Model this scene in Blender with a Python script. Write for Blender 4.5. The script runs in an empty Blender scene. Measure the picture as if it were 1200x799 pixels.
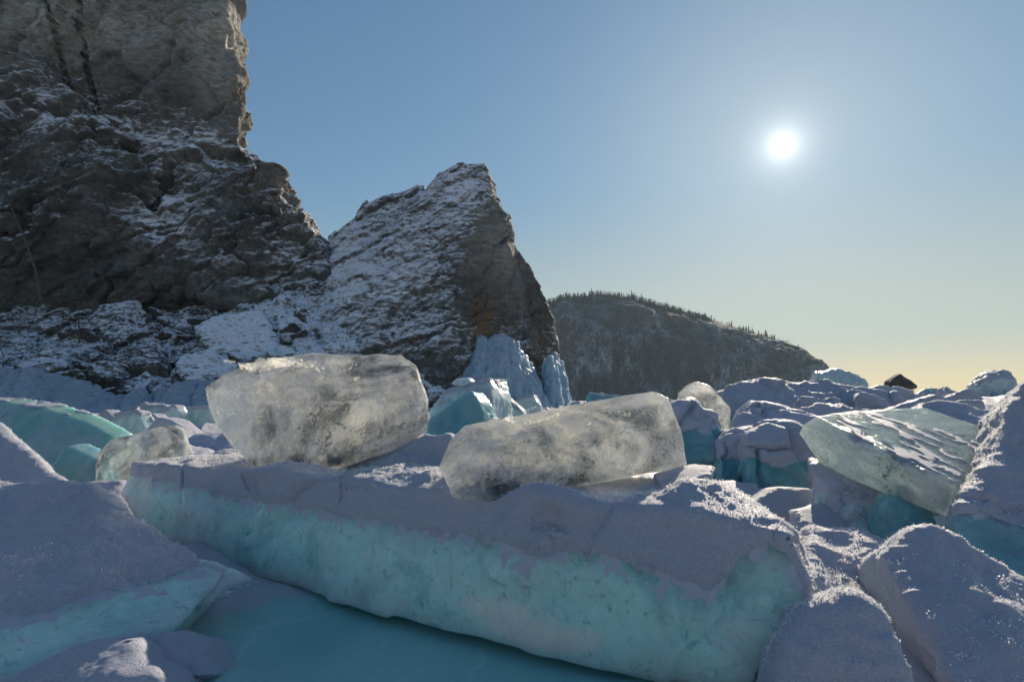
import bpy, bmesh, math, random
import numpy as np
from mathutils import Vector, noise as mnoise
R = math.radians
random.seed(7); rng = np.random.default_rng(7)
sc = bpy.context.scene
COL = sc.collection

# ------------------------------------------------------------------ camera
FPX, CX, CY, HZ, CAMH = 667.0, 600.0, 399.5, 468.0, 1.04
PITCH = math.atan((HZ - CY) / FPX)
cp, sp = math.cos(PITCH), math.sin(PITCH)
cam = bpy.data.objects.new('camera', bpy.data.cameras.new('camera'))
COL.objects.link(cam)
cam.location = (0, 0, CAMH); cam.rotation_euler = (R(90) + PITCH, 0, 0)
cam.data.sensor_width = 36; cam.data.lens = 36 * FPX / 1200
cam.data.clip_start = 0.05; cam.data.clip_end = 20000
sc.camera = cam

def ray(u, v):
    a, b = (u - CX) / FPX, (CY - v) / FPX
    return np.array([a, cp - b * sp, sp + b * cp])
def P(u, v, Y):                                   # a point seen at photo pixel (u, v), Y metres ahead
    d = ray(u, v); t = Y / d[1]
    return np.array([d[0] * t, Y, CAMH + d[2] * t])
def project(V):                                   # world -> photo pixel
    q = V - np.array([0, 0, CAMH])
    f = q[:, 1] * cp + q[:, 2] * sp; up = -q[:, 1] * sp + q[:, 2] * cp
    f = np.maximum(f, 0.05)
    return CX + FPX * q[:, 0] / f, CY - FPX * up / f

# ------------------------------------------------------------------ noise (vectorised)
def _hash(ix, iy, iz, s):
    h = (ix * 374761393 + iy * 668265263 + iz * 2147483647 + s * 974634777) & 0xFFFFFFFF
    h = ((h ^ (h >> 13)) * 1274126177) & 0xFFFFFFFF
    h = ((h ^ (h >> 16)) * 2246822519) & 0xFFFFFFFF
    return h ^ (h >> 15)
_G = np.array([[1,1,0],[-1,1,0],[1,-1,0],[-1,-1,0],[1,0,1],[-1,0,1],[1,0,-1],[-1,0,-1],[0,1,1],[0,-1,1],[0,1,-1],[0,-1,-1]], float)
def perlin(p, s=0):
    i = np.floor(p).astype(np.int64); f = p - i
    w = f * f * f * (f * (f * 6 - 15) + 10)
    out = 0
    for dx in (0, 1):
        for dy in (0, 1):
            for dz in (0, 1):
                g = _G[_hash(i[:, 0] + dx, i[:, 1] + dy, i[:, 2] + dz, s) % 12]
                d = g[:, 0] * (f[:, 0] - dx) + g[:, 1] * (f[:, 1] - dy) + g[:, 2] * (f[:, 2] - dz)
                wx = w[:, 0] if dx else 1 - w[:, 0]; wy = w[:, 1] if dy else 1 - w[:, 1]; wz = w[:, 2] if dz else 1 - w[:, 2]
                out = out + d * wx * wy * wz
    return out
def fbm(p, octv=4, s=0, gain=0.5):
    o, a, q = 0, 1.0, p
    for k in range(octv):
        o = o + a * perlin(q, s + k); a *= gain; q = q * 2.03 + 7.1
    return o
def ridged(p, octv=4, s=0, gain=0.5):
    o, a, q = 0, 1.0, p
    for k in range(octv):
        o = o + a * (1 - 2 * np.abs(perlin(q, s + k))); a *= gain; q = q * 2.07 + 3.3
    return o
def worley(p, s=0):                               # F1 distance and a random value for the nearest cell
    i = np.floor(p).astype(np.int64); best = np.full(len(p), 9.0); val = np.zeros(len(p)); sec = np.full(len(p), 9.0)
    for dx in (-1, 0, 1):
        for dy in (-1, 0, 1):
            for dz in (-1, 0, 1):
                c = i + np.array([dx, dy, dz])
                h = _hash(c[:, 0], c[:, 1], c[:, 2], s)
                q = c + np.stack([(h & 1023) / 1023., ((h >> 10) & 1023) / 1023., ((h >> 20) & 1023) / 1023.], 1)
                d = np.linalg.norm(q - p, axis=1)
                m = d < best
                sec = np.where(m, best, np.minimum(sec, d))
                best = np.where(m, d, best); val = np.where(m, (h % 997) / 997., val)
    return best, sec, val
def blob(U, Vv, *lst):                             # soft patches in photo coordinates (snow cover, rock tints and painted ice glow surveyed from the photograph)
    o = np.zeros(len(U))
    for (u, v, ru, rv, a) in lst: o += a * np.exp(-((U - u) / ru) ** 2 - ((Vv - v) / rv) ** 2)
    return o
def facets(p, s=0):                               # every cell a plane of its own offset and tilt: broken rock
    i = np.floor(p).astype(np.int64); best = np.full(len(p), 9.0); out = np.zeros(len(p)); sec = np.full(len(p), 9.0)
    for dx in (-1, 0, 1):
        for dy in (-1, 0, 1):
            for dz in (-1, 0, 1):
                c = i + np.array([dx, dy, dz])
                h = _hash(c[:, 0], c[:, 1], c[:, 2], s); h2 = _hash(c[:, 0], c[:, 1], c[:, 2], s + 77)
                q = c + np.stack([(h & 1023) / 1023., ((h >> 10) & 1023) / 1023., ((h >> 20) & 1023) / 1023.], 1)
                dv = p - q; d = np.linalg.norm(dv, axis=1)
                t = np.stack([(h2 & 255) / 127.5 - 1, ((h2 >> 8) & 255) / 127.5 - 1, ((h2 >> 16) & 255) / 127.5 - 1], 1)
                val = (h % 997) / 997. - 0.5 + 0.8 * (dv * t).sum(1)
                m = d < best; sec = np.where(m, best, np.minimum(sec, d)); best = np.where(m, d, best); out = np.where(m, val, out)
    return out, sec - best
def sstep(a, b, x):
    t = np.clip((x - a) / (b - a), 0, 1); return t * t * (3 - 2 * t)

# ------------------------------------------------------------------ mesh helpers
def mesh_np(name, V, F, mat=None, smooth=True, attrs=None):
    me = bpy.data.meshes.new(name)
    F = np.asarray(F)
    n, k = F.shape
    me.vertices.add(len(V)); me.vertices.foreach_set('co', np.asarray(V, np.float32).ravel())
    me.loops.add(n * k); me.loops.foreach_set('vertex_index', F.astype(np.int32).ravel())
    me.polygons.add(n); me.polygons.foreach_set('loop_start', np.arange(0, n * k, k, dtype=np.int32))
    me.polygons.foreach_set('loop_total', np.full(n, k, np.int32))
    me.update(calc_edges=True); me.validate()
    if smooth: me.polygons.foreach_set('use_smooth', np.ones(n, bool))
    for a, val in (attrs or {}).items():
        at = me.attributes.new(a, 'FLOAT', 'POINT'); at.data.foreach_set('value', np.asarray(val, np.float32))
    if mat: me.materials.append(mat)
    return me
def link(name, me, parent=None, loc=(0, 0, 0)):
    o = bpy.data.objects.new(name, me); COL.objects.link(o); o.location = loc
    if parent: o.parent = parent
    return o
def tag(o, label=None, cat=None, group=None, kind=None):
    if label: o['label'] = label
    if cat: o['category'] = cat
    if group: o['group'] = group
    if kind: o['kind'] = kind
    return o
def hull_bm(bm, pts):
    vs = [bm.verts.new(Vector(p)) for p in pts]
    r = bmesh.ops.convex_hull(bm, input=vs)
    junk = [g for g in r['geom_interior'] if isinstance(g, bmesh.types.BMVert)] + [g for g in r['geom_unused'] if isinstance(g, bmesh.types.BMVert)]
    if junk: bmesh.ops.delete(bm, geom=list(set(junk)), context='VERTS')
def voxel(hulls, size):                            # union of hulls -> dense quads
    me0 = bpy.data.meshes.new('tmp'); Vs, Fs, off = [], [], 0
    for pts in hulls:
        bm = bmesh.new(); hull_bm(bm, pts)
        bmesh.ops.recalc_face_normals(bm, faces=bm.faces); bm.verts.index_update()
        Vs += [v.co[:] for v in bm.verts]; Fs += [[v.index + off for v in f.verts] for f in bm.faces]
        off = len(Vs); bm.free()
    me0.from_pydata(Vs, [], Fs)
    o = bpy.data.objects.new('tmp', me0); COL.objects.link(o)
    m = o.modifiers.new('r', 'REMESH'); m.mode = 'VOXEL'; m.voxel_size = size; m.adaptivity = 0
    dg = bpy.context.evaluated_depsgraph_get(); ev = o.evaluated_get(dg); me = ev.to_mesh()
    V = np.empty(len(me.vertices) * 3); me.vertices.foreach_get('co', V); V = V.reshape(-1, 3)
    F = np.empty(len(me.loops), np.int32); me.loops.foreach_get('vertex_index', F); F = F.reshape(-1, 4)
    F = F.copy(); ev.to_mesh_clear(); bpy.data.objects.remove(o); bpy.data.meshes.remove(me0)
    return V, F
def normals(V, F):
    a, b, c, d = (V[F[:, i]] for i in range(4))
    fn = np.cross(c - a, d - b); N = np.zeros_like(V)
    for i in range(4):
        for k in range(3): N[:, k] += np.bincount(F[:, i], fn[:, k], len(V))
    return N / np.maximum(np.linalg.norm(N, axis=1, keepdims=True), 1e-12)
def smooth(V, F, it, lam=0.5):
    E = np.concatenate([F[:, [0, 1]], F[:, [1, 2]], F[:, [2, 3]], F[:, [3, 0]]])
    cnt = np.bincount(E[:, 0], minlength=len(V)) + np.bincount(E[:, 1], minlength=len(V))
    for _ in range(it):
        S = np.stack([np.bincount(E[:, 0], V[E[:, 1], k], len(V)) + np.bincount(E[:, 1], V[E[:, 0], k], len(V)) for k in range(3)], 1)
        V = V + lam * (S / np.maximum(cnt, 1)[:, None] - V)
    return V
def largest(F, n):                                 # faces of the biggest connected piece
    lab = np.arange(n)
    for _ in range(400):
        m = lab[F].min(1); new = lab.copy(); np.minimum.at(new, F.ravel(), np.repeat(m, F.shape[1])); new = new[new]
        if (new == lab).all(): break
        lab = new
    fl = lab[F[:, 0]]; return fl == np.bincount(fl).argmax()
def compact(V, F, keep, attrs=None):
    F = F[keep]; used = np.unique(F); m = np.full(len(V), -1); m[used] = np.arange(len(used))
    return V[used], m[F], used

# ------------------------------------------------------------------ materials
def newmat(name):
    m = bpy.data.materials.new(name); m.use_nodes = True; nt = m.node_tree; nt.nodes.clear()
    return m, nt
class NT:
    def __init__(s, nt): s.nt = nt
    def n(s, t, **kw):
        nd = s.nt.nodes.new(t)
        for k, v in kw.items():
            if k == 'inp':
                for a, b in v.items():
                    if hasattr(b, 'is_output'): s.nt.links.new(b, nd.inputs[a])
                    else: nd.inputs[a].default_value = b
            else: setattr(nd, k, v)
        return nd
    def l(s, a, b): s.nt.links.new(a, b)
    def noise(s, vec, scale, detail=5, rough=0.55, dist=0.0):
        return s.n('ShaderNodeTexNoise', inp={'Vector': vec, 'Scale': scale, 'Detail': detail, 'Roughness': rough, 'Distortion': dist}).outputs['Fac']
    def ramp(s, fac, a, b, ca=(0, 0, 0, 1), cb=(1, 1, 1, 1), interp='LINEAR'):
        r = s.n('ShaderNodeValToRGB', inp={'Fac': fac}); r.color_ramp.interpolation = interp
        r.color_ramp.elements[0].position = a; r.color_ramp.elements[0].color = ca
        r.color_ramp.elements[1].position = b; r.color_ramp.elements[1].color = cb
        return r.outputs['Color']
    def math(s, op, a, b=0.0, c=0.0):
        return s.n('ShaderNodeMath', operation=op, inp={0: a, 1: b, 2: c}).outputs[0]
    def mixc(s, f, a, b):
        m = s.n('ShaderNodeMix', data_type='RGBA', inp={'Factor': f})
        for i, x in ((6, a), (7, b)):
            if hasattr(x, 'is_output'): s.l(x, m.inputs[i])
            else: m.inputs[i].default_value = (*x, 1) if len(x) == 3 else x
        return m.outputs[2]
    def bump(s, h, strength, dist, nrm=None):
        b = s.n('ShaderNodeBump', inp={'Height': h, 'Strength': strength, 'Distance': dist})
        if nrm: s.l(nrm, b.inputs['Normal'])
        return b.outputs['Normal']
    def mixs(s, f, a, b):
        m = s.n('ShaderNodeMixShader', inp={'Fac': f}); s.l(a, m.inputs[1]); s.l(b, m.inputs[2]); return m.outputs[0]
    def out(s, sh):
        o = s.n('ShaderNodeOutputMaterial'); s.l(sh, o.inputs['Surface'])
    def pos(s): return s.n('ShaderNodeTexCoord').outputs['Object']
    def principled(s, **inp):
        return s.n('ShaderNodeBsdfPrincipled', inp={k: v for k, v in inp.items()})

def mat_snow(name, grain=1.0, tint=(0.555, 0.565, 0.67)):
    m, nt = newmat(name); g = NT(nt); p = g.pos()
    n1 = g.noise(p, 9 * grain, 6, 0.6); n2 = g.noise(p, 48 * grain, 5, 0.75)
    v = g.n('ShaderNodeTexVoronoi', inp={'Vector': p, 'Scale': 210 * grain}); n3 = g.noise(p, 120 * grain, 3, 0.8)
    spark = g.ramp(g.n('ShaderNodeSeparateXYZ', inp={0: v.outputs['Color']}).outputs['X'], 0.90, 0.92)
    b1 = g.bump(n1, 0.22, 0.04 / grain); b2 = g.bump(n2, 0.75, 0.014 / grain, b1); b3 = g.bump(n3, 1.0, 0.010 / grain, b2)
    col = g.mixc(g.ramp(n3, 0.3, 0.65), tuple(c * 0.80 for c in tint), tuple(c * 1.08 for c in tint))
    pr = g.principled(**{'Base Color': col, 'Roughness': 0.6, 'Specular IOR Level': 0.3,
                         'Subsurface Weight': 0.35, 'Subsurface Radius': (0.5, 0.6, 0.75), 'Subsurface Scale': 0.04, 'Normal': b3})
    g.out(pr.outputs[0]); return m
m_, nt_ = newmat('frost'); g_ = NT(nt_)
g_.out(g_.mixs(0.45, g_.principled(**{'Base Color': (0.82, 0.82, 0.85, 1), 'Roughness': 0.35}).outputs[0], g_.n('ShaderNodeBsdfTranslucent', inp={'Color': (0.85, 0.84, 0.84, 1)}).outputs[0])); FROST = m_
SUND = ray(917, 170) / np.linalg.norm(ray(917, 170))
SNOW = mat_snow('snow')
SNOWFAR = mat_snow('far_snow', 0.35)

def mat_ice(name, tint, radius, scale, clear=0.15, frost=0.25, dark=0.0, rough=0.22):
    """solid ice: light scattered inside (subsurface), a share of it clear, frosty flecks on the skin"""
    m, nt = newmat(name); g = NT(nt); p = g.pos()
    big = g.noise(p, 1.6, 5, 0.6, 0.8); mid = g.noise(p, 6, 8, 0.65, 0.6); fine = g.noise(p, 38, 5, 0.7); sc_ = g.noise(p, 15, 6, 0.75, 1.2)
    bn = g.bump(mid, 0.30, 0.03); bn = g.bump(fine, 0.25, 0.004, bn)
    c = g.mixc(g.ramp(big, 0.35, 0.68), tint, tuple(min(1, 0.72 * x + 0.20) for x in tint))
    c = g.mixc(g.math('MULTIPLY', g.ramp(sc_, 0.56, 0.68), 0.75), c, (0.16, 0.24, 0.31))
    blot = g.noise(p, 3.3, 6, 0.65, 0.5); c = g.mixc(g.math('MULTIPLY', g.ramp(blot, 0.52, 0.66), 0.55), c, (0.14, 0.36, 0.40))
    mps = g.n('ShaderNodeMapping', inp={'Vector': p, 'Rotation': (0, 0, 0.5), 'Scale': (0.25, 1, 2.2)}).outputs[0]
    scr = g.ramp(g.noise(mps, 9, 8, 0.75, 1.5), 0.60, 0.70)
    pa = g.n('ShaderNodeAttribute', attribute_name='glow_patch').outputs['Fac']
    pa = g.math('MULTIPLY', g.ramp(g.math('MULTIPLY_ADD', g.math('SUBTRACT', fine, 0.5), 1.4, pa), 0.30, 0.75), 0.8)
    c = g.mixc(pa, c, (0.86, 0.93, 0.82))  # pale frosted colour painted in for light glowing through the ice
    body = g.principled(**{'Base Color': c, 'Roughness': rough, 'IOR': 1.31, 'Subsurface Weight': 1.0, 'Subsurface Radius': radius,
                           'Subsurface Scale': scale, 'Normal': bn})
    body.subsurface_method = 'RANDOM_WALK'
    gl = g.principled(**{'Base Color': tuple(min(1, 0.5 * x + 0.45) for x in tint) + (1,), 'Roughness': 0.10, 'IOR': 1.31, 'Transmission Weight': 1.0, 'Normal': bn})
    vo = g.n('ShaderNodeTexVoronoi', feature='DISTANCE_TO_EDGE', inp={'Vector': g.mixc(0.2, p, g.n('ShaderNodeTexNoise', inp={'Vector': p, 'Scale': 4.0, 'Detail': 5.0}).outputs['Color']), 'Scale': 3.2})
    ck = g.math('MULTIPLY', g.ramp(vo.outputs['Distance'], 0.0, 0.018, (1, 1, 1, 1), (0, 0, 0, 1)), g.ramp(big, 0.48, 0.60))
    f = g.math('MULTIPLY', g.ramp(mid, 0.40, 0.62), clear)
    sh = g.mixs(f, body.outputs[0], gl.outputs[0])
    fr = g.principled(**{'Base Color': (0.47, 0.475, 0.565, 1), 'Roughness': 0.6, 'Subsurface Weight': 0.35, 'Subsurface Radius': (0.5, 0.6, 0.75), 'Subsurface Scale': 0.04, 'Normal': g.bump(fine, 0.6, 0.008)})
    du = g.n('ShaderNodeAttribute', attribute_name='dust').outputs['Fac']
    du = g.ramp(g.math('MULTIPLY_ADD', g.math('SUBTRACT', fine, 0.5), 1.2, du), 0.42, 0.72)
    ff = g.math('MULTIPLY', g.ramp(g.math('MULTIPLY_ADD', fine, 0.45, g.math('MULTIPLY', big, 0.75)), 0.56, 0.74), frost)
    ff = g.math('MAXIMUM', ff, g.math('MAXIMUM', g.math('MULTIPLY', scr, 0.35), g.math('MULTIPLY', ck, 0.5)))
    g.out(g.mixs(g.math('MAXIMUM', ff, du), sh, fr.outputs[0])); return m
ICE_TURQ = mat_ice('turquoise_ice', (0.50, 0.92, 0.83), (0.75, 1.0, 0.96), 0.45, 0.14, 0.25, rough=0.16)
ICE_TEAL2 = mat_ice('sea_green_ice', (0.24, 0.46, 0.43), (0.7, 1.0, 1.0), 0.22, 0.05, 0.6)
ICE_TEAL = mat_ice('teal_ice', (0.15, 0.38, 0.42), (0.5, 1.0, 1.1), 0.16, 0.15, 0.3)
ICE_PALE = mat_ice('pale_ice', (0.56, 0.72, 0.75), (0.85, 1.0, 1.0), 0.20, 0.30, 0.75)
ICE_BLUE = mat_ice('blue_ice', (0.25, 0.50, 0.70), (0.4, 0.8, 1.1), 0.25, 0.05, 0.8)

def mat_clear(name, tint, lo, hi, scl=1.0, gdark=(0.10, 0.125, 0.135), milkmix=0.80, glass=(0.95, 0.97, 0.96)):
    """clear ice: refracting body with milky scattering veils, dark clear windows, cracks and bubble clouds"""
    m, nt = newmat(name); g = NT(nt); p = g.pos()
    big = g.noise(p, 2.3 * scl, 6, 0.62, 1.8); mid = g.noise(p, 8 * scl, 9, 0.72, 1.6); fine = g.noise(p, 55 * scl, 4, 0.7)
    warp = g.mixc(0.15, p, g.n('ShaderNodeTexNoise', inp={'Vector': p, 'Scale': 6.0, 'Detail': 4.0}).outputs['Color'])
    vor = g.n('ShaderNodeTexVoronoi', feature='DISTANCE_TO_EDGE', inp={'Vector': warp, 'Scale': 5.5 * scl})
    crack = g.ramp(vor.outputs['Distance'], 0.0, 0.02, (1, 1, 1, 1), (0, 0, 0, 1))
    crack = g.math('MULTIPLY', crack, g.ramp(big, 0.42, 0.55))
    bn = g.bump(big, 0.35, 0.10); bn = g.bump(mid, 0.18, 0.03, bn); bn = g.bump(fine, 0.08, 0.003, bn)
    wind = g.noise(p, 1.8 * scl, 6, 0.62, 1.0)
    gc = g.mixc(g.ramp(wind, 0.47, 0.57), glass, gdark)
    inc = g.ramp(g.math('MULTIPLY_ADD', fine, 0.35, g.math('MULTIPLY_ADD', mid, 0.5, g.math('MULTIPLY', wind, 0.5))), 0.715, 0.76)
    gc = g.mixc(g.math('MULTIPLY', inc, 0.85), gc, (0.10, 0.12, 0.13))
    gl = g.principled(**{'Base Color': gc, 'Roughness': 0.0, 'IOR': 1.31, 'Transmission Weight': 1.0, 'Normal': bn})
    tr = g.n('ShaderNodeBsdfTransparent', inp={'Color': gc})
    glt = g.mixs(0.35, gl.outputs[0], tr.outputs[0])
    milk = g.principled(**{'Base Color': tint + (1,), 'Roughness': 0.12, 'IOR': 1.31, 'Subsurface Weight': 1.0, 'Subsurface Radius': (1.0, 0.95, 0.85), 'Subsurface Scale': 0.4, 'Normal': bn})
    tl = g.n('ShaderNodeBsdfTranslucent', inp={'Color': tint + (1,), 'Normal': bn})
    mk = g.mixs(0.55, milk.outputs[0], tl.outputs[0])
    f = g.ramp(g.math('MULTIPLY_ADD', mid, 0.30, g.math('MULTIPLY', big, 0.78)), lo, hi)
    fl = g.math('MULTIPLY', g.ramp(g.math('MULTIPLY_ADD', fine, 0.5, g.math('MULTIPLY', mid, 0.6)), 0.64, 0.69), 0.7)
    f = g.math('MAXIMUM', f, g.math('MULTIPLY', g.math('MAXIMUM', crack, fl), 0.7))
    ed = g.n('ShaderNodeAttribute', attribute_name='edge').outputs['Fac']
    ed = g.math('MULTIPLY', g.math('MINIMUM', ed, 1.0), g.ramp(mid, 0.35, 0.60))
    f = g.math('MULTIPLY_ADD', g.math('MULTIPLY', f, g.math('SUBTRACT', 1.0, inc)), milkmix, 0.03)
    f = g.math('MAXIMUM', f, g.math('MULTIPLY', ed, 0.75))
    g.out(g.mixs(f, glt, mk)); return m
def mat_fracture():
    """silvery fracture sheets and bubble clouds frozen inside the clear blocks"""
    m, nt = newmat('fracture_sheet'); g = NT(nt); p = g.pos()
    n1 = g.noise(p, 7, 8, 0.72, 1.0); n2 = g.noise(p, 40, 4, 0.7); n0 = g.noise(p, 2.5, 4, 0.6)
    d = g.principled(**{'Base Color': (0.93, 0.91, 0.85, 1), 'Roughness': 0.25, 'Normal': g.bump(n1, 0.8, 0.05)})
    t = g.n('ShaderNodeBsdfTranslucent', inp={'Color': (0.98, 0.95, 0.87, 1)})
    tr = g.n('ShaderNodeBsdfTransparent')
    a = g.ramp(g.math('MULTIPLY_ADD', n2, 0.25, g.math('MULTIPLY_ADD', n1, 0.6, g.math('MULTIPLY', n0, 0.4))), 0.60, 0.72)
    g.out(g.mixs(g.math('MULTIPLY', a, 0.9), tr.outputs[0], g.mixs(0.6, d.outputs[0], t.outputs[0]))); return m
FRACT = mat_fracture()
def fractures(o, n, seed, size=0.8):
    me = o.data; V = np.empty(len(me.vertices) * 3); me.vertices.foreach_get('co', V); V = V.reshape(-1, 3); lo, hi = np.percentile(V, 12, 0), np.percentile(V, 88, 0); rd = np.random.default_rng(seed)
    for k in range(n):
        c = lo + (hi - lo) * rd.uniform(0.2, 0.8, 3); nrm = rd.normal(0, 1, 3) * np.array([0.5, 0.8, 0.9]); nrm /= np.linalg.norm(nrm)
        e = np.cross(nrm, [0, 0, 1.]); e /= np.linalg.norm(e); f = np.cross(nrm, e); r_ = size * rd.uniform(0.3, 0.6)
        gx, gy = np.meshgrid(np.linspace(-1, 1, 40), np.linspace(-1, 1, 40)); q = c + r_ * (gx[..., None] * e + 0.7 * gy[..., None] * f); q = q.reshape(-1, 3)
        q = q + nrm * (0.14 * fbm(q * 3 + k, 4, seed))[:, None]
        ix = np.arange(1600).reshape(40, 40); Fq = np.stack([ix[:-1, :-1], ix[:-1, 1:], ix[1:, 1:], ix[1:, :-1]], -1).reshape(-1, 4)
        mid = (lo + hi) / 2; half = (hi - lo) / 2
        ok = (np.abs((q - mid) / half).max(1) + 0.15 * fbm(q * 6, 3, seed + 5) < 1.0) & ((gx.ravel() ** 2 + gy.ravel() ** 2) + 0.6 * fbm(q * 5, 4, seed + k) < 0.85)
        keep = ok[Fq].all(1)
        if keep.sum() > 30:
            v3, f3, _ = compact(q, Fq, keep); link('fracture', mesh_np('fracture', v3, f3, FRACT), o)
ICE_CLEAR = mat_clear('clear_ice', (0.96, 0.955, 0.91), 0.52, 0.62, 1.0, (0.16, 0.19, 0.20), 0.42, (0.97, 0.98, 0.97))
ICE_MILKY = mat_clear('milky_ice', (0.97, 0.955, 0.90), 0.47, 0.58, 1.2, (0.18, 0.21, 0.22), 0.55, (0.97, 0.98, 0.96))
ICE_GREEN = mat_clear('pale_green_ice', (0.84, 0.96, 0.90), 0.34, 0.60, 1.0, (0.70, 0.88, 0.84), 0.80, (0.90, 0.98, 0.95))

def mat_fall(name):
    m, nt = newmat(name); g = NT(nt); p = g.pos()
    mp = g.n('ShaderNodeMapping', inp={'Vector': p, 'Scale': (1, 1, 0.14)}).outputs[0]
    st = g.noise(mp, 2.2, 7, 0.65, 0.3); n1 = g.noise(p, 0.6, 4, 0.6); fine = g.noise(p, 8, 5, 0.7)
    c = g.mixc(g.ramp(g.math('MULTIPLY_ADD', n1, 0.5, g.math('MULTIPLY', st, 0.6)), 0.42, 0.68), (0.16, 0.34, 0.48), (0.48, 0.62, 0.74))
    bn = g.bump(st, 0.9, 0.35); bn = g.bump(fine, 0.4, 0.05, bn)
    ic = g.principled(**{'Base Color': c, 'Roughness': 0.3, 'IOR': 1.31, 'Subsurface Weight': 0.8, 'Subsurface Radius': (0.5, 0.9, 1.0), 'Subsurface Scale': 0.35, 'Normal': bn})
    sn = g.principled(**{'Base Color': (0.50, 0.52, 0.58, 1), 'Roughness': 0.6, 'Normal': bn})
    nz = g.n('ShaderNodeSeparateXYZ', inp={0: bn}).outputs['Z']
    g.out(g.mixs(g.ramp(g.math('MULTIPLY_ADD', fine, 0.35, nz), 0.42, 0.75), ic.outputs[0], sn.outputs[0])); return m
ICE_FALL = mat_fall('icefall_ice')

def mat_rock(name, a, b, scale=1.0, snowline=(0.50, 0.58), rust=True):
    m, nt = newmat(name); g = NT(nt); p = g.pos()
    mp = g.n('ShaderNodeMapping', inp={'Vector': p, 'Rotation': (R(10), R(40), 0), 'Scale': (0.8, 1.0, 2.6)}).outputs[0]
    big = g.noise(p, 0.22 * scale, 5, 0.6, 0.5); st = g.noise(mp, 0.7 * scale, 9, 0.7, 0.6); fine = g.noise(p, 3.2 * scale, 9, 0.74); ff = g.noise(mp, 1.9 * scale, 8, 0.72, 0.3)
    vor = g.n('ShaderNodeTexVoronoi', inp={'Vector': g.mixc(0.25, mp, g.n('ShaderNodeTexNoise', inp={'Vector': p, 'Scale': 1.2 * scale, 'Detail': 4.0}).outputs['Color']), 'Scale': 1.3 * scale})
    bn = g.bump(st, 0.5, 0.4 / scale); bn = g.bump(vor.outputs['Distance'], 0.35, 0.2 / scale, bn); bn = g.bump(ff, 0.45, 0.12 / scale, bn); bn = g.bump(fine, 0.6, 0.07 / scale, bn)
    c = g.mixc(g.ramp(st, 0.32, 0.68), a, b); c = g.mixc(g.ramp(fine, 0.30, 0.58), tuple(x * 0.4 for x in a), c)
    c = g.mixc(g.ramp(big, 0.40, 0.60), g.mixc(0.6, c, tuple(x * 0.6 for x in a)), c)
    if rust:
        at = g.n('ShaderNodeAttribute', attribute_name='rust')
        c = g.mixc(g.math('MULTIPLY', at.outputs['Fac'], g.ramp(st, 0.35, 0.6)), c, (0.22, 0.115, 0.04))
        pl = g.n('ShaderNodeAttribute', attribute_name='pale')
        c = g.mixc(g.math('MULTIPLY', pl.outputs['Fac'], g.ramp(ff, 0.30, 0.62)), c, (0.48, 0.46, 0.41))
    rock = g.principled(**{'Base Color': c, 'Roughness': 0.85, 'Specular IOR Level': 0.25, 'Normal': bn})
    sn = g.principled(**{'Base Color': (0.86, 0.86, 0.92, 1), 'Roughness': 0.6, 'Normal': g.bump(fine, 0.4, 0.05 / scale)})
    nz = g.n('ShaderNodeSeparateXYZ', inp={0: bn}).outputs['Z']
    at = g.n('ShaderNodeAttribute', attribute_name='snow')
    s = g.math('MULTIPLY_ADD', nz, 0.38, g.math('MULTIPLY', at.outputs['Fac'], 0.62))
    s = g.math('MULTIPLY_ADD', g.math('SUBTRACT', ff, 0.5), 0.85, s)
    s = g.math('MULTIPLY_ADD', g.math('SUBTRACT', fine, 0.5), 0.75, s)
    s = g.math('MULTIPLY_ADD', g.math('SUBTRACT', st, 0.5), 0.35, s)
    g.out(g.mixs(g.ramp(s, *snowline), rock.outputs[0], sn.outputs[0])); return m
ROCK = mat_rock('cliff_rock', (0.10, 0.096, 0.088), (0.26, 0.252, 0.235))
BOULDER = mat_rock('boulder_rock', (0.075, 0.07, 0.064), (0.20, 0.19, 0.175), 2.0, rust=False)

# ------------------------------------------------------------------ ice pieces
GROUND0 = 0.0
def pts(poly): return [P(*q) for q in poly]
def slab(poly, th, shrink=1.0, extra=(), ground=True):          # traced front face with its own depth, pushed back by a real thickness
    f = pts(poly); c = sum(f) / len(f)
    o = f + [c + (q - c) * shrink + np.array(th) for q in f] + [P(*q) for q in extra]
    zs = np.array([q[2] for q in o])
    if ground and 3.9 < c[1] < 50:                 # carry it down into the snow it stands in
        o += [np.array([q[0], q[1], min(q[2], -0.15)]) for q in o if q[2] < np.percentile(zs, 35)]
    return o

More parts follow.
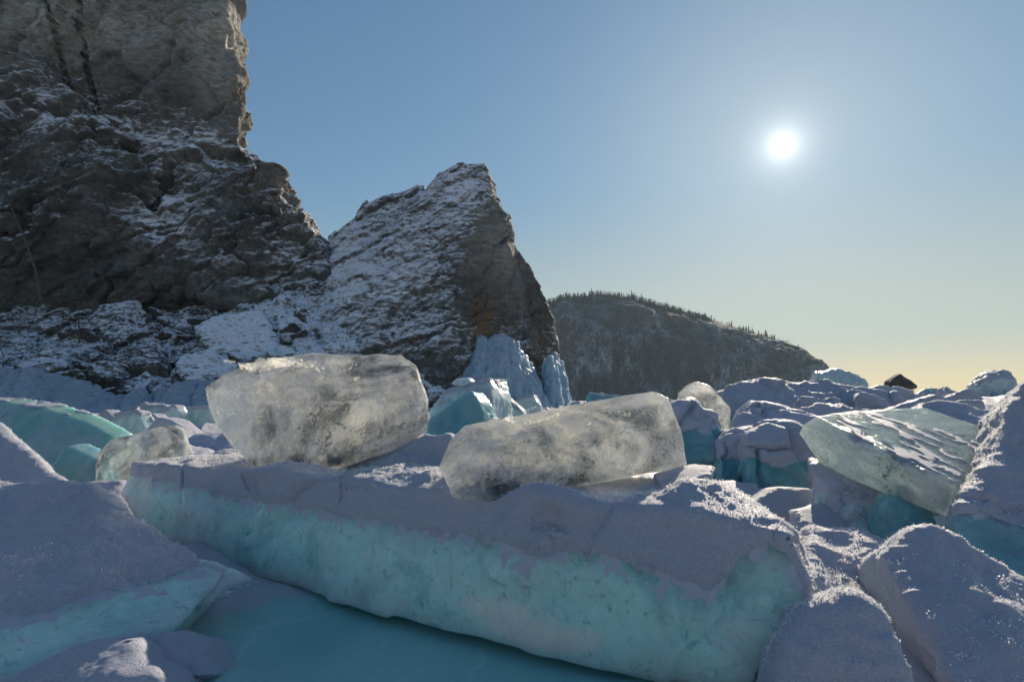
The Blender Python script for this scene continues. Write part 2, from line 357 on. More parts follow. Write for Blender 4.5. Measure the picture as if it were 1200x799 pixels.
def ice(name, hulls, mat, label, cat='ice block', vox=None, sm=2, amp=0.02, nscale=2.5, snow=None, group=None, chips=0.0, fine=0.0, seed=0, snowmat=None, shape=None, facet=0.0, frost=0, glow_patch=None):
    allp = np.concatenate([np.array(h) for h in hulls]); Y = allp[:, 1].mean()
    vox = vox or max(0.009, Y * 0.0032)
    V, F = voxel(hulls, vox)
    V = smooth(V, F, sm); N = normals(V, F)
    d = amp * (0.9 * fbm(V * nscale, 3, seed) + 0.35 * ridged(V * nscale * 1.7, 2, seed + 9))
    if chips:
        f1, f2, cv = worley(V * 5.0, seed + 3); d = d - chips * sstep(0.62, 0.95, cv) * sstep(0.0, 0.35, f2 - f1)
    if facet:
        fc, ed = facets(V / 0.55 + 0.3 * fbm(V * 2, 2, seed)[:, None], seed); d = d + facet * fc * sstep(0, 0.12, ed)
    if fine: d = d + fine * fbm(V * 22, 3, seed + 5)
    V = V + N * d[:, None]
    if shape: V = shape(V, N)
    base = np.array([V[:, 0].mean(), V[:, 1].mean(), max(V[:, 2].min(), -0.3)])
    crv = ((V - smooth(V, F, 6)) * normals(V, F)).sum(1); at = {'edge': np.clip(crv / (0.12 * vox), 0, 2) if mat.name in ('clear_ice', 'milky_ice', 'pale_green_ice') else np.zeros(len(V))}
    if glow_patch: at['glow_patch'] = np.clip(blob(*project(V), *glow_patch), 0, 1)
    if snow and hasattr(snow, 'dust'): at['dust'] = snow.dust(V)
    o = link(name, mesh_np(name, V - base, F, mat, True, at), None, base)
    tag(o, label, cat, group)
    if snow:
        N = normals(V, F); m, thick = snow(V, N)   # m: 0..1 cover, thick: metres
        t = -0.012 * (vox / 0.01) * (1 - m) + m * thick
        D = N * 0.65 + np.array([0, 0, 0.35]); V2 = V + D * t[:, None]
        lum = 0.28 * thick * m * fbm(V * 5, 3, seed + 21) + (0.12 * thick * fbm(V * 30, 3, seed + 23) * m)
        V2 = V2 + D * lum[:, None]
        keep = (m[F] > 0.02).any(axis=1)
        if keep.sum() > 10:
            v3, f3, _ = compact(V2, F, keep); v3, f3, _ = compact(v3, f3, largest(f3, len(v3)))
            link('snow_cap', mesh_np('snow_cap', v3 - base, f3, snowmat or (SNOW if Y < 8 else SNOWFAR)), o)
            V, F = v3, f3
    frost = int(frost * 2.6)
    if frost:                                      # loose frost crystals standing on the crests that meet the sun
        N = normals(V, F); lit = N @ SUND; rd = np.random.default_rng(seed)
        w_ = np.clip(lit, 0, 1) * (0.25 + np.clip(fbm(V * 3.0, 3, seed + 31) + 0.25, 0, 1)) * (N[:, 2] > 0.15); w_[project(V)[0] > 1300] = 0
        if w_.sum() > 0:
            k = rd.choice(len(V), frost, p=w_ / w_.sum()); c = V[k] + rd.normal(0, .004, (frost, 3)); d = N[k] + rd.normal(0, .55, (frost, 3)); d /= np.linalg.norm(d, axis=1, keepdims=True)
            e = np.cross(d, rd.normal(0, 1, (frost, 3))); e /= np.linalg.norm(e, axis=1, keepdims=True); h_ = rd.uniform(.002, .006, (frost, 1)) * (Y / 2.5) ** .5; w2 = h_ * rd.uniform(.35, .7, (frost, 1))
            q = np.stack([c - e * w2 - d * .004, c + e * w2 - d * .004, c + d * h_ + e * w2 * .3, c + d * h_ * .8 - e * w2 * .5], 1).reshape(-1, 3)
            tag(link('frost_crystals', mesh_np('frost_crystals', q - base, np.arange(4 * frost).reshape(-1, 4), FROST, False), o), kind='stuff')
    return o

def top_snow(thick=0.04, lo=0.35, hi=0.7, noise=0.25, sc_=3.0, seed=0):
    def f(V, N):
        m = sstep(lo, hi, N[:, 2] + noise * fbm(V * sc_, 4, seed) * 1.6)
        return m, np.full(len(V), thick)
    return f
def line_snow(zfun, thick, side=0.014, soft=0.03, rag=0.06, lumps=(), seed=0, rs=5.0):
    """snow on everything that faces up and down the sides to the level zfun(x, y)"""
    def f(V, N):
        z = V[:, 2] - zfun(V[:, 0], V[:, 1]) + rag * 2.0 * fbm(V * rs, 5, seed, 0.6)
        m = np.maximum(sstep(-soft, soft, z), 0)
        up = sstep(0.15, 0.7, N[:, 2])
        t = side + (thick - side) * up
        for (x, y, r, h) in lumps:
            t = t + h * np.exp(-((V[:, 0] - x) ** 2 + (V[:, 1] - y) ** 2) / r ** 2) * up
        return m, t
    f.dust = lambda V: sstep(-0.09, 0.03, V[:, 2] - zfun(V[:, 0], V[:, 1]) + 0.10 * fbm(V * 3, 3, seed + 1))
    return f
def edge_snow(edge, thick, side=0.006, soft=0.03, rag=0.05, lumps=(), seed=0, rs=6.0, up0=(0.45, 0.75)):
    """snow whose lower edge on the side of the block runs where the photograph shows it"""
    eu, ev = [q[0] for q in edge], [q[1] for q in edge]
    def below(V):
        u, v = project(V); return (np.interp(u, eu, ev) - v) / FPX * V[:, 1]
    def f(V, N):
        nz = fbm(V * rs, 6, seed, 0.62)
        m = np.maximum(sstep(-soft, soft, below(V) - 0.035 + rag * 2 * nz), sstep(up0[0], up0[1], N[:, 2] + 0.2 * nz) * sstep(-0.03, 0.02, below(V)))
        up = sstep(0.15, 0.7, N[:, 2]); t = side + (thick - side) * up
        for (x, y, r, h) in lumps: t = t + h * np.exp(-((V[:, 0] - x) ** 2 + (V[:, 1] - y) ** 2) / r ** 2) * up
        return m, t
    f.dust = lambda V: np.clip((below(V) + 0.07) / 0.13 + 0.9 * fbm(V * np.array([11, 11, 5]), 6, seed + 1, 0.68) + 0.5 * fbm(V * 2.2, 2, seed + 2), 0, 1)
    return f
full = lambda z: (lambda x, y: np.full(len(x), z))

# --- the long turquoise slab across the foreground
S_front = [(140,578,4.28),(156,547,4.38),(300,562,3.75),(450,588,3.2),(640,603,2.62),(800,606,2.32),(925,630,2.10),(955,690,2.02),(940,745,1.95),(850,822,2.02),
           (700,782,2.28),(600,753,2.5),(500,722,2.76),(420,697,3.06),(300,668,3.45),(170,642,3.95)]
def s_line(x, y):
    return np.interp(x, [-2.9, -2.0, -0.9, -0.2, 0.35, 0.7, 0.86, 1.0, 1.2, 2.0], [0.44, 0.43, 0.39, 0.38, 0.37, 0.33, 0.38, 0.50, 0.60, 0.62])
S_hull = pts(S_front)
for (u_, v_, Y_) in S_front:
    k_ = np.interp(u_, [700, 960], [1, 0.5]); S_hull.append(P(u_, v_, Y_) + np.array([0.40 * k_, 0.68 * k_, np.interp(u_, [140, 780, 860, 960], [0.03, 0.04, -0.02, -0.17])]))
ice('ice_slab', [S_hull], ICE_TURQ, 'long turquoise ice slab with snowy top lying across the foreground, carrying two clear blocks', 'ice slab',
    vox=0.010, sm=1, amp=0.018, nscale=1.4, fine=0.001, seed=11, facet=0.035, frost=16000, glow_patch=[(600, 725, 45, 22, .9), (660, 750, 60, 18, .9), (560, 705, 30, 14, .5), (860, 740, 40, 30, .45), (250, 650, 60, 10, .3)],
    snow=edge_snow([(100,556),(160,562),(240,577),(300,592),(400,610),(500,625),(580,640),(640,652),(700,657),(760,668),(800,690),(830,698),(850,690),(870,662),(900,650),(925,662),(945,700),(960,712)],
        0.03, 0.005, 0.035, 0.010, [(-0.15, 3.05, 0.14, 0.10), (0.10, 2.60, 0.10, 0.04), (0.22, 2.52, 0.09, 0.04), (0.78, 2.5, 0.16, 0.07), (-0.75, 3.40, 0.22, 0.05), (-1.35, 3.62, 0.22, 0.05), (-0.45, 3.2, 0.15, 0.05), (-1.75, 4.0, 0.25, 0.05), (-2.3, 4.6, 0.4, 0.02)], seed=3))
# --- the two clear blocks that sit on it
A_front = [(241,455,4.05),(262,440,4.1),(310,424,4.2),(365,416,4.3),(470,417,4.25),(487,428,4.1),(500,470,3.95),(498,503,3.85),(458,528,3.74),(400,549,3.68),(350,560,3.66),(308,560,3.7),(272,522,3.85),(250,485,3.95)]
bA = ice('clear_ice_block', [slab(A_front, (-0.06, 0.62, 0.03), 0.9, ground=False, extra=[(440,470,3.72),(300,470,3.78)])], ICE_CLEAR, 'largest clear glassy ice block, rounded and tilted, standing on the turquoise slab below the cliff',
    vox=0.011, sm=3, amp=0.022, nscale=1.9, fine=0.001, seed=21)
B_front = [(514,548,2.95),(528,515,3.02),(545,500,3.08),(600,489,3.12),(690,472,3.2),(765,459,3.25),(783,466,3.2),(800,510,3.05),(806,545,2.93),(720,562,2.80),(640,578,2.72),(570,587,2.72),(530,583,2.78)]
bB = ice('clear_ice_block', [slab(B_front, (0.13, 0.55, -0.02), 0.92, [(560,530,2.80),(700,520,2.86)])], ICE_MILKY, 'boxy milky ice block lying slanted on the right part of the turquoise slab',
    vox=0.009, sm=2, amp=0.010, nscale=2.4, fine=0.001, seed=31)
fractures(bA, 7, 5, 1.1); fractures(bB, 6, 8, 1.0)
ice('ice_plate', [[P(*q) for q in [(765,560,2.92),(815,547,3.05),(836,551,2.85),(832,560,2.72),(775,578,2.68),(778,604,2.72),(824,606,2.74),(800,590,3.1)]]], ICE_PALE,
    'small ice plate with frosted top wedged under the right end of the milky block', 'ice plate', vox=0.008, sm=2, amp=0.01, seed=41,
    snow=top_snow(0.018, 0.45, 0.7, seed=4))
bank = pts([(285,572,3.95),(340,566,3.9),(400,553,3.85),(445,537,3.82),(488,513,3.88),(522,514,3.8),(548,545,3.55),(610,572,3.2)])
bank += [q + np.array([-0.05, 0.55, -0.10]) for q in bank]; bank += [np.array([q[0], q[1] + (0.1 if k < 8 else 0.25), -0.15]) for k, q in enumerate(bank)]
ice('snow_bank', [bank], SNOW, 'snow bank heaped behind the long slab, under the gap between the two clear blocks', 'snow bank', 0.012, 8, 0.06, 3.0, fine=0.006, seed=45, frost=3000)
# --- left foreground
D_poly = [(-70,562,3.45),(0,575,3.3),(75,582,3.2),(112,606,3.1),(150,640,3.0),(228,652,2.88),(262,672,2.8),(235,706,2.64),(190,742,2.42),(110,768,2.28),(30,803,2.13),(-80,840,1.95)]
ice('snowy_ice_slab', [slab(D_poly, (-0.25, 0.42, -0.36))], ICE_TURQ, 'sloping ice slab under thick grey snow with a bare glassy lower edge at the left frame edge', 'ice slab',
    vox=0.010, sm=5, amp=0.04, nscale=1.8, fine=0.003, seed=51, frost=5000,
    snow=edge_snow([(-80,745),(0,732),(60,718),(100,703),(150,692),(190,686),(215,668),(262,655)], 0.035, 0.012, 0.05, 0.02, [(-2.35, 3.2, 0.2, 0.05), (-2.15, 3.05, 0.15, 0.04)], seed=5, rs=3.0, up0=(2, 3)))
ice('ice_shard', [[P(*q) for q in [(205,650,2.95),(250,655,2.9),(304,680,2.76),(300,686,2.74),(245,708,2.64),(205,722,2.58),(222,690,2.7),(238,668,2.95)]]], ICE_PALE,
    'thin pointed glassy shard jutting from the left slab over the bare ice', 'ice shard', vox=0.007, sm=2, amp=0.012, nscale=5, chips=0.012, seed=61)
def mound(name, hulls, label, cat='snow mound', vox=None, amp=0.05, ns=2.2, seed=0, sm=10, fine=0.004, group=None, frost=0):
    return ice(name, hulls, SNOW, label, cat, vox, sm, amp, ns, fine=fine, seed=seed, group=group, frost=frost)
mound('snow_mound', [slab([(-10,815,2.0),(45,782,2.12),(100,764,2.2),(150,760,2.18),(185,790,2.05),(190,830,1.95)], (0, 0.25, -0.1))], 'low dark snow mound at the bottom left under the glassy slab edge', seed=71)
mound('snow_mound', [slab([(140,775,2.25),(170,752,2.35),(205,744,2.38),(235,752,2.32),(245,790,2.2),(150,800,2.15)], (0.02, 0.2, -0.1))], 'smaller snow mound beside the bare teal ice, in front of the glassy shard', seed=72)
ice('snowy_ice_slab', [slab([(-60,470,4.6),(0,500,4.5),(40,536,4.3),(78,574,4.1),(60,610,3.95),(-60,620,3.85)], (-0.35, 0.5, -0.15))], ICE_PALE, 'snow covered slab with a diagonal frosty edge before the big turquoise plate', 'ice slab',
    sm=4, amp=0.03, fine=0.004, seed=81, frost=1500, snow=line_snow(full(0.05), 0.03, 0.02, seed=6))
ice('turquoise_ice_plate', [slab([(-70,468,6.6),(0,471,6.35),(50,478,6.2),(100,494,6.0),(133,513,5.8),(122,565,5.5),(60,585,5.3),(-70,610,5.1)], (0.05, 0.22, 0.04))], ICE_TEAL2, 'broad upright turquoise ice plate at the left edge below the ice foot', 'ice plate',
    sm=3, amp=0.015, nscale=1.3, seed=91, snow=top_snow(0.01, 0.8, 1.0, seed=7))
ice('teal_ice_plate', [slab([(54,566,5.1),(58,548,5.15),(74,523,5.25),(84,524,5.25),(116,541,5.15),(120,572,5.0)], (0.04, 0.18, 0.02))], ICE_TEAL, 'small dark teal ice plate leaning in front of the broad turquoise plate', 'ice plate', sm=2, amp=0.01, seed=101)
ice('clear_ice_block', [slab([(113,565,5.0),(115,530,5.15),(128,515,5.2),(185,501,5.3),(192,504,5.3),(203,535,5.1),(205,570,4.9)], (0.06, 0.22, 0.02))], ICE_CLEAR, 'small upright clear ice block just left of the long slab',
    sm=2, amp=0.015, seed=111)
mound('snow_mound', [slab([(66,575,4.65),(100,566,4.6),(142,561,4.55),(150,600,4.35),(120,612,4.2),(80,606,4.2)], (0.05, 0.3, -0.05))], 'blue shaded snow bank between the left slabs and the end of the long slab', seed=121, amp=0.02)

# --- broken plates behind, left
PL = 'broken ice plates at the foot of the scree'
small_left = [
 ([(88,492),(104,485),(113,497),(108,506),(90,504)], 10, SNOW, None), ([(109,492),(122,480),(134,495),(138,508),(110,505)], 9.4, SNOW, None),
 ([(131,485),(157,481),(169,503),(162,512),(137,512)], 8.8, ICE_PALE, 'pale'), ([(160,487),(175,485),(184,493),(168,503)], 9.8, ICE_PALE, None),
 ([(157,484),(168,477),(190,475),(193,478),(184,492),(160,492)], 12, ICE_PALE, 'back'), ([(184,482),(203,474),(207,483),(197,493),(184,491)], 11.5, ICE_PALE, None),
 ([(203,488),(216,477),(243,477),(250,492),(205,494)], 12, ICE_PALE, None), ([(165,510),(185,490),(200,494),(220,508),(180,515)], 7.6, SNOW, None),
 ([(188,510),(208,504),(217,519),(210,528),(196,527)], 7.0, SNOW, None)]
LBL = ['low snowy ice plate at the left end of the row of broken plates', 'peaked snow dusted plate, second in the row behind the turquoise plate', 'squarish pale ice plate standing in the middle of the row of broken plates',
 'little pale wedge tucked behind the squarish pale plate', 'flat pale plate farthest back below the ice foot', 'small boxy pale plate with a sharp right edge near the ice foot', 'wide low pale plate just left of the largest clear block',
 'low snowy hump before the row of broken plates', 'small shaded plate between the clear upright block and the snowy hump']
for k, (poly, Y, mt, _) in enumerate(small_left):
    q = [(u, v, Y) for u, v in poly]
    ice('ice_plate', [slab(q, (0.1, 0.25, -0.02), ground=True, extra=[(sum(a for a, _ in poly) / len(poly), max(b for _, b in poly) + 8, Y)])], ICE_PALE, LBL[k], 'ice plate', sm=1, amp=0.015, seed=130 + k, group=PL,
        snow=(line_snow(full(-1), 0.02, 0.012, seed=k) if mt is SNOW else top_snow(0.02, 0.35, 0.6, seed=k)))
mound('snow_mound', [slab([(205,530,6.4),(225,512,6.6),(245,505,6.7),(268,507,6.7),(285,530,6.3)], (0, 0.6, -0.1))], 'rough snow mound left of the largest clear block', seed=141)
mound('snow_mound', [slab([(150,530,5.9),(190,516,6.2),(235,522,6.2),(250,545,5.8)], (0, 0.6, -0.1))], 'low snow bank behind the left end of the long slab', seed=142)

# --- between and behind the clear blocks
ice('pale_ice_block', [slab([(503,500,9),(505,478,9),(522,459,9.1),(545,452,9.2),(572,445,9.2),(578,468,9),(574,485,8.9),(550,505,8.8)], (0.3, 0.7, 0))], ICE_PALE, 'pale ice block with a snowy top between the two clear blocks', sm=2, amp=0.03, seed=151, snow=top_snow(0.03, 0.5, 0.8, seed=9))
ice('ice_chunk', [slab([(529,450,9.2),(534,444,9.2),(548,442,9.2),(553,447,9.2),(545,453,9.1)], (0.05, 0.3, 0), ground=False)], ICE_PALE, 'little ice chunk perched on top of the pale block', 'ice chunk', vox=0.02, sm=1, amp=0.01, seed=152)
ice('teal_ice_plate', [slab([(495,525,7.4),(502,490,7.6),(530,480,7.7),(551,458,7.8),(560,470,7.75),(568,490,7.7),(566,515,7.5),(540,530,7.3)], (0.15, 0.3, 0))], ICE_TEAL, 'upright blue teal plate in front of the pale block between the clear blocks', 'ice plate', sm=2, amp=0.02, seed=153)
for k, (poly, Y, lb) in enumerate([([(573,478),(582,466),(592,467),(613,484),(600,490),(575,490)], 12, 'jagged snowy plate beside the pale block, below the icefall'),
                                  ([(598,482),(606,468),(625,463),(634,478),(630,484)], 17, 'small pointed plate at the foot of the wide icefall'),
                                  ([(582,470),(588,458),(597,470)], 16, 'tiny triangular shard at the left foot of the wide icefall')]):
    ice('ice_plate', [slab([(u, v, Y) for u, v in poly], (0.1, 0.4, 0))], ICE_PALE, lb, 'ice plate', sm=1, amp=0.02, seed=160 + k, snow=top_snow(0.03, 0.4, 0.7, seed=k))

# --- right middle distance
ice('clear_ice_plate', [slab([(793,485,8),(797,462,8.1),(806,453,8.1),(816,447,8.2),(832,453,8.1),(856,478,8),(852,498,7.9),(800,495,7.8)], (0.05, 0.25, 0.02))], ICE_CLEAR, 'rounded clear ice plate standing upright right of the milky block', 'ice plate', sm=2, amp=0.02, seed=171)
Q2 = [(847,470,10),(856,455,10.2),(890,449,10.4),(950,450,10.5),(1000,456,10.5),(1040,464,10.3),(1065,478,10),(1050,497,9.5),(950,505,9.2),(852,505,9.2)]
ice('long_ice_ridge', [slab(Q2, (0.2, 1.0, -0.05))], ICE_TEAL, 'long low ice ridge with an even snow cap, stretching towards the far rock', 'ice ridge', sm=2, amp=0.05, nscale=1.4, fine=0.006, seed=181, facet=0.12,
    snow=line_snow(lambda x, y: np.full(len(x), 0.78), 0.05, 0.02, 0.05, 0.12, seed=11, rs=1.8))
ice('ice_plate', [slab([(850,462,12),(870,450,12.4),(895,445,12.5),(918,449,12.4),(920,460,12)], (0.2, 0.5, 0))], ICE_PALE, 'thin pale plate showing above the left end of the long ridge', 'ice plate', sm=1, amp=0.03, seed=182, snow=top_snow(0.04, 0.4, 0.7))
hum = [
 ([(783,530,6.3),(786,478,6.6),(812,471,6.7),(838,486,6.6),(848,502,6.4),(838,535,6.2)], 'dark hummock with a snow cap just behind the right end of the milky block', 0.74),
 ([(840,560,5.6),(843,520,5.9),(858,508,6.0),(888,504,6.0),(897,520,5.9),(890,560,5.6)], 'rounded snow capped hummock in the dark hollow, left of the lumpy one', 0.50),
 ([(880,575,5.2),(880,515,5.5),(897,503,5.6),(930,505,5.6),(950,520,5.5),(955,580,5.2)], 'lumpy snow capped hummock beside the tip of the tilted green slab', 0.50),
 ([(862,515,7.3),(868,490,7.6),(885,472,7.8),(906,475,7.8),(960,490,7.6),(960,520,7.2)], 'snowy hummock in shade below the long ridge', 0.6),
 ([(930,500,8.4),(945,478,8.6),(985,474,8.7),(1015,482,8.6),(1040,500,8.4)], 'low shaded hummock between the long ridge and the tilted slab', 0.62)]
for k, (poly, lb, zl) in enumerate(hum):
    ice('ice_hummock', [slab(poly, (0.15, 0.6, -0.03))], ICE_TEAL, lb, 'ice hummock', sm=1, amp=0.03, nscale=2.5, fine=0.005, seed=190 + k, facet=0.15, group='snow capped hummocks in the hollow',
        snow=line_snow(full(zl), 0.035, 0.010, 0.03, 0.06, seed=k + 30, rs=3))
mound('snow_bank', [slab([(785,600,4.6),(790,575,4.9),(840,570,5.0),(890,566,5.0),(910,600,4.6)], (0, 0.7, -0.1))], 'shaded snow bank in the dark hollow behind the long slab', seed=198)
for k, (poly, Y, lb) in enumerate([
 ([(1044,482),(1070,473),(1100,465),(1122,478),(1122,495),(1050,495)], 9, 'broad low plate behind the snowy crest at the right'),
 ([(1008,464),(1030,453),(1060,455),(1080,466),(1050,474)], 14, 'low plate beyond the right end of the long ridge'),
 ([(1108,468),(1135,458),(1152,468),(1150,476),(1115,478)], 12, 'tilted snowy plate below the far ice heap at the right'),
 ([(1118,475),(1150,471),(1158,488),(1122,492)], 8, 'small plate tucked behind the tall right bank'),
 ([(1070,466),(1090,456),(1112,460),(1118,470)], 16, 'flat plate in the far ice field right of the pointed rock'),
 ([(1000,470),(1012,462),(1036,470),(1044,482),(1010,484)], 9.6, 'snowy wedge leaning on the right end of the long ridge')]):
    ice('ice_plate', [slab([(u, v, Y) for u, v in poly], (0.2, 0.5, -0.04))], ICE_TEAL, lb, 'ice plate', sm=1, amp=0.05, seed=200 + k, snow=line_snow(full(-1), 0.03, 0.02, seed=k))

# --- right: the tilted green slab, its support and the tall snowy bank
T_pts = [(937,508,4.28),(942,498,4.26),(957,488,4.26),(1010,506,3.9),(1070,540,3.45),(1119,569,3.1),(1107,605,3.14),(1060,587,3.5),(1000,562,3.92),(962,544,4.2),
         (1000,481,5.2),(1085,478,4.9),(1165,505,4.1),(1170,560,3.6),(1140,590,3.5),(1010,520,4.8)]
ice('tilted_ice_slab', [[P(*q) for q in T_pts]], ICE_GREEN, 'tilted pale green translucent slab with dusted top leaning on the tall snowy bank', 'ice slab', vox=0.010, sm=1, amp=0.005, nscale=2.5, seed=211,
    snow=top_snow(0.004, 0.92, 1.15, 0.55, np.array([16., 3., 8.]), seed=12))
ice('grey_ice_plate', [slab([(950,545,4.15),(1000,560,3.95),(1050,585,3.75),(1088,605,3.6),(1080,650,3.45),(1020,640,3.5),(975,615,3.8),(955,600,4.0)], (0.15, 0.3, 0.03))], ICE_PALE, 'upright grey frosted plate propping the tilted green slab', 'ice plate', sm=3, amp=0.02, seed=212,
    snow=line_snow(lambda x, y: np.full(len(x), 0.42), 0.012, 0.008, 0.05, 0.15, seed=13))
ice('ice_shard', [slab([(1030,640,3.4),(1040,590,3.5),(1062,572,3.5),(1092,598,3.35),(1110,640,3.2),(1070,660,3.2)], (0.05, 0.2, 0))], ICE_TEAL, 'bright edged shard below the right end of the tilted green slab', 'ice shard', sm=1, amp=0.03, nscale=5, chips=0.02, seed=213)
R3a = slab([(1284,415,3.7),(1239,445,3.55),(1209,462,3.5),(1184,490,3.42),(1174,530,3.3),(1184,608,2.95),(1284,648,2.7)], (0.5, 0.8, -0.1))
R3b = slab([(1174,520,3.3),(1159,555,3.15),(1146,590,3.0),(1126,620,2.88),(1132,668,2.75),(1224,710,2.5),(1304,738,2.4),(1304,580,2.9)], (0.4, 0.6, -0.05))
ice('snowy_bank', [R3a, R3b], ICE_TEAL, 'tall snow draped ice bank with a teal foot rising at the right frame edge', 'ice bank', vox=0.011, sm=8, amp=0.05, nscale=2.4, fine=0.006, seed=221, frost=12000,
    snow=edge_snow([(1090,640),(1115,600),(1150,600),(1200,615),(1280,640)], 0.03, 0.012, 0.05, 0.05, seed=14))
mound('snow_crest', [slab([(1020,492,5.6),(1050,482,5.7),(1085,474,5.8),(1112,478,5.8),(1140,490,5.7),(1175,480,5.6),(1190,520,5.2),(1040,520,5.2)], (0.1, 0.7, -0.25))], 'sunlit snow crest running behind the tilted slab to the tall bank', 'snow crest', seed=222, amp=0.07, frost=3000)
ice('ice_plate', [slab([(882,590,4.35),(897,576,4.5),(915,573,4.5),(950,575,4.5),(954,602,4.3),(890,606,4.2)], (0.05, 0.25, -0.03))], ICE_PALE, 'low frosted plate right behind the right end of the long slab', 'ice plate', sm=2, amp=0.01, seed=231, snow=line_snow(full(-1), 0.015, 0.012))
ice('ice_plate', [slab([(933,602,3.8),(968,592,3.9),(984,598,3.85),(994,630,3.6),(940,632,3.55)], (0.05, 0.2, -0.03))], ICE_PALE, 'rounded frosted plate at the foot of the grey propping plate', 'ice plate', sm=2, amp=0.01, seed=232, snow=line_snow(full(-1), 0.015, 0.012))
N1 = slab([(935,640,3.05),(950,620,3.12),(1000,623,3.1),(1040,650,2.9),(1075,690,2.6),(1110,740,2.32),(1145,810,2.08),(1000,830,2.0),(955,760,2.25)], (0.1, 0.35, -0.3))
ice('snowy_slope', [N1], SNOW, 'smooth slope of drifted snow descending right of the long slab', 'snow drift', vox=0.010, sm=6, amp=0.05, nscale=2.0, fine=0.004, seed=241, frost=6000)
N2 = slab([(1030,648,2.45),(1058,632,2.5),(1092,624,2.5),(1130,650,2.42),(1200,688,2.32),(1280,725,2.25),(1280,870,1.72),(1150,860,1.75),(1100,738,2.05),(1060,690,2.25)], (0.12, 0.35, -0.2))
ice('snowy_slope', [N2], SNOW, 'rippled snow slope below the tall bank at the bottom right corner', 'snow drift', vox=0.010, sm=6, amp=0.05, nscale=2.4, fine=0.006, seed=242, frost=6000)
mound('snow_mound', [slab([(905,830,1.75),(915,770,1.82),(940,718,1.9),(990,699,1.95),(1022,716,1.9),(1052,757,1.8),(1075,830,1.7)], (0.05, 0.35, -0.15))], 'round frost rimmed snow mound against the right end of the long slab', vox=0.009, seed=243, sm=14, amp=0.035, fine=0.006, frost=6000)

def gh(x, y):                                     # height of the lake surface: drifts, and the pressure ridge field to the right
    x = np.atleast_1d(x).astype(float); y = np.atleast_1d(y).astype(float); q = np.stack([x, y, 0 * x], 1); rad = np.hypot(x, y)
    bare = np.exp(-(((x + 0.35) / 1.15) ** 2 + ((y - 2.5) / 0.95) ** 2) ** 2)
    am = np.clip(rad / 60, 0.0, 1.0)
    h = (0.10 + 0.15 * am) * fbm(q / 1.7, 4, 50) + 0.06 * fbm(q / 0.5, 3, 51) * (1 - am * .5) + 0.10 + 0.25 * am * fbm(q / 9, 2, 52)
    az = np.degrees(np.arctan2(x, np.maximum(y, 0.01)))
    h = h + sstep(18, 30, az) * (1 - sstep(62, 80, az)) * sstep(7, 13, rad) * (0.75 + 0.010 * np.minimum(rad, 110)) * (1 - sstep(110, 500, rad)) * (y > 0)
    h = h + sstep(8, 16, rad) * (1 - sstep(30, 60, rad)) * 0.35 * (az < 18) * (y > 0)
    return h * (1 - bare) * np.exp(-rad / 900) * sstep(0.3, 1.5, rad) - 0.02, bare
# ------------------------------------------------------------------ scattered chunks of the ice field
tmpl = []
for k in range(7):
    r = random.Random(100 + k); bm = bmesh.new()
    if k < 4:                                      # broken plates, standing tilted
        n_ = 5 + k % 2; a0 = [6.283 * i / n_ + r.uniform(-.35, .35) for i in range(n_)]; rr_ = [r.uniform(.38, .68) for _ in range(n_)]; th_ = r.uniform(.09, .17); tl_ = r.uniform(.35, 1.15); az_ = r.uniform(0, 6.28)
        q_ = [(rr_[i] * math.cos(a0[i]), 0.8 * rr_[i] * math.sin(a0[i]), z) for i in range(n_) for z in (0, th_)]
        rot_ = np.array([[1, 0, 0], [0, math.cos(tl_), -math.sin(tl_)], [0, math.sin(tl_), math.cos(tl_)]]); hp = [rot_ @ np.array(p) + np.array([0, 0, 0.18]) for p in q_]
    else:
        w, d, h = 0.5, 0.35, r.uniform(.3, .6)
        hp = [(r.uniform(-w, w), r.uniform(-d, d), r.uniform(-0.2, h)) for _ in range(7)] + [(-w * .9, 0, -.2), (w * .9, 0.1, -.2), (0, d, -.2), (0, -d, -.2), (r.uniform(-.3, .3), r.uniform(-.1, .1), h)]
    V, F = voxel([[np.array(p) for p in hp]], 0.03); N = normals(V, F)
    V = V + N * (0.025 * fbm(V * 3, 3, k))[:, None]; N = normals(V, F)
    m = sstep(0.35, 0.7, N[:, 2] + 0.5 * fbm(V * 4, 3, k)); t = -0.02 * (1 - m) + 0.03 * m
    V2 = V + (N * .5 + np.array([0, 0, .5])) * t[:, None]; v3, f3, _ = compact(V2, F, (m[F] > 0.02).any(axis=1))
    tmpl.append((mesh_np('ice_chunk', V, F, [ICE_TEAL, ICE_PALE][k % 2]), mesh_np('snow_cap', v3, f3, SNOWFAR)))
def chunk(x, y, s, k, rz, label, group, tilt=(0, 0), z=-0.05, sz=1.0):
    o = link('ice_chunk', tmpl[k][0], None, (x, y, z)); o.rotation_euler = (tilt[0], tilt[1], rz); o.scale = (s, s, s * sz); tag(o, label, 'ice chunk', group)
    link('snow_cap', tmpl[k][1], o); return o
r = random.Random(5)
def scatter(n, urange, yrange, srange, label, group, top=None):
    for _ in range(n):
        Y = yrange[0] * (yrange[1] / yrange[0]) ** r.random(); u = r.uniform(*urange); x = (u - CX) / FPX * Y
        s = r.uniform(*srange) * (1.0 + 0.012 * Y)
        if top: s = max(0.25, min(s, (top(Y) - gh(x, Y)[0][0]) / 0.65))
        chunk(x, Y, s, r.randrange(7), r.uniform(0, 6.28), label, group, (r.uniform(-.25, .25), r.uniform(-.25, .25)), gh(x, Y)[0][0] - 0.05, r.uniform(.7, 1.2))
scatter(85, (690, 1260), (11, 90), (0.7, 1.4), 'snow capped ice chunk among many in the far ice field right of the hill', 'ice chunks in the far ice field', lambda Y: CAMH + (HZ - 451) / FPX * Y)
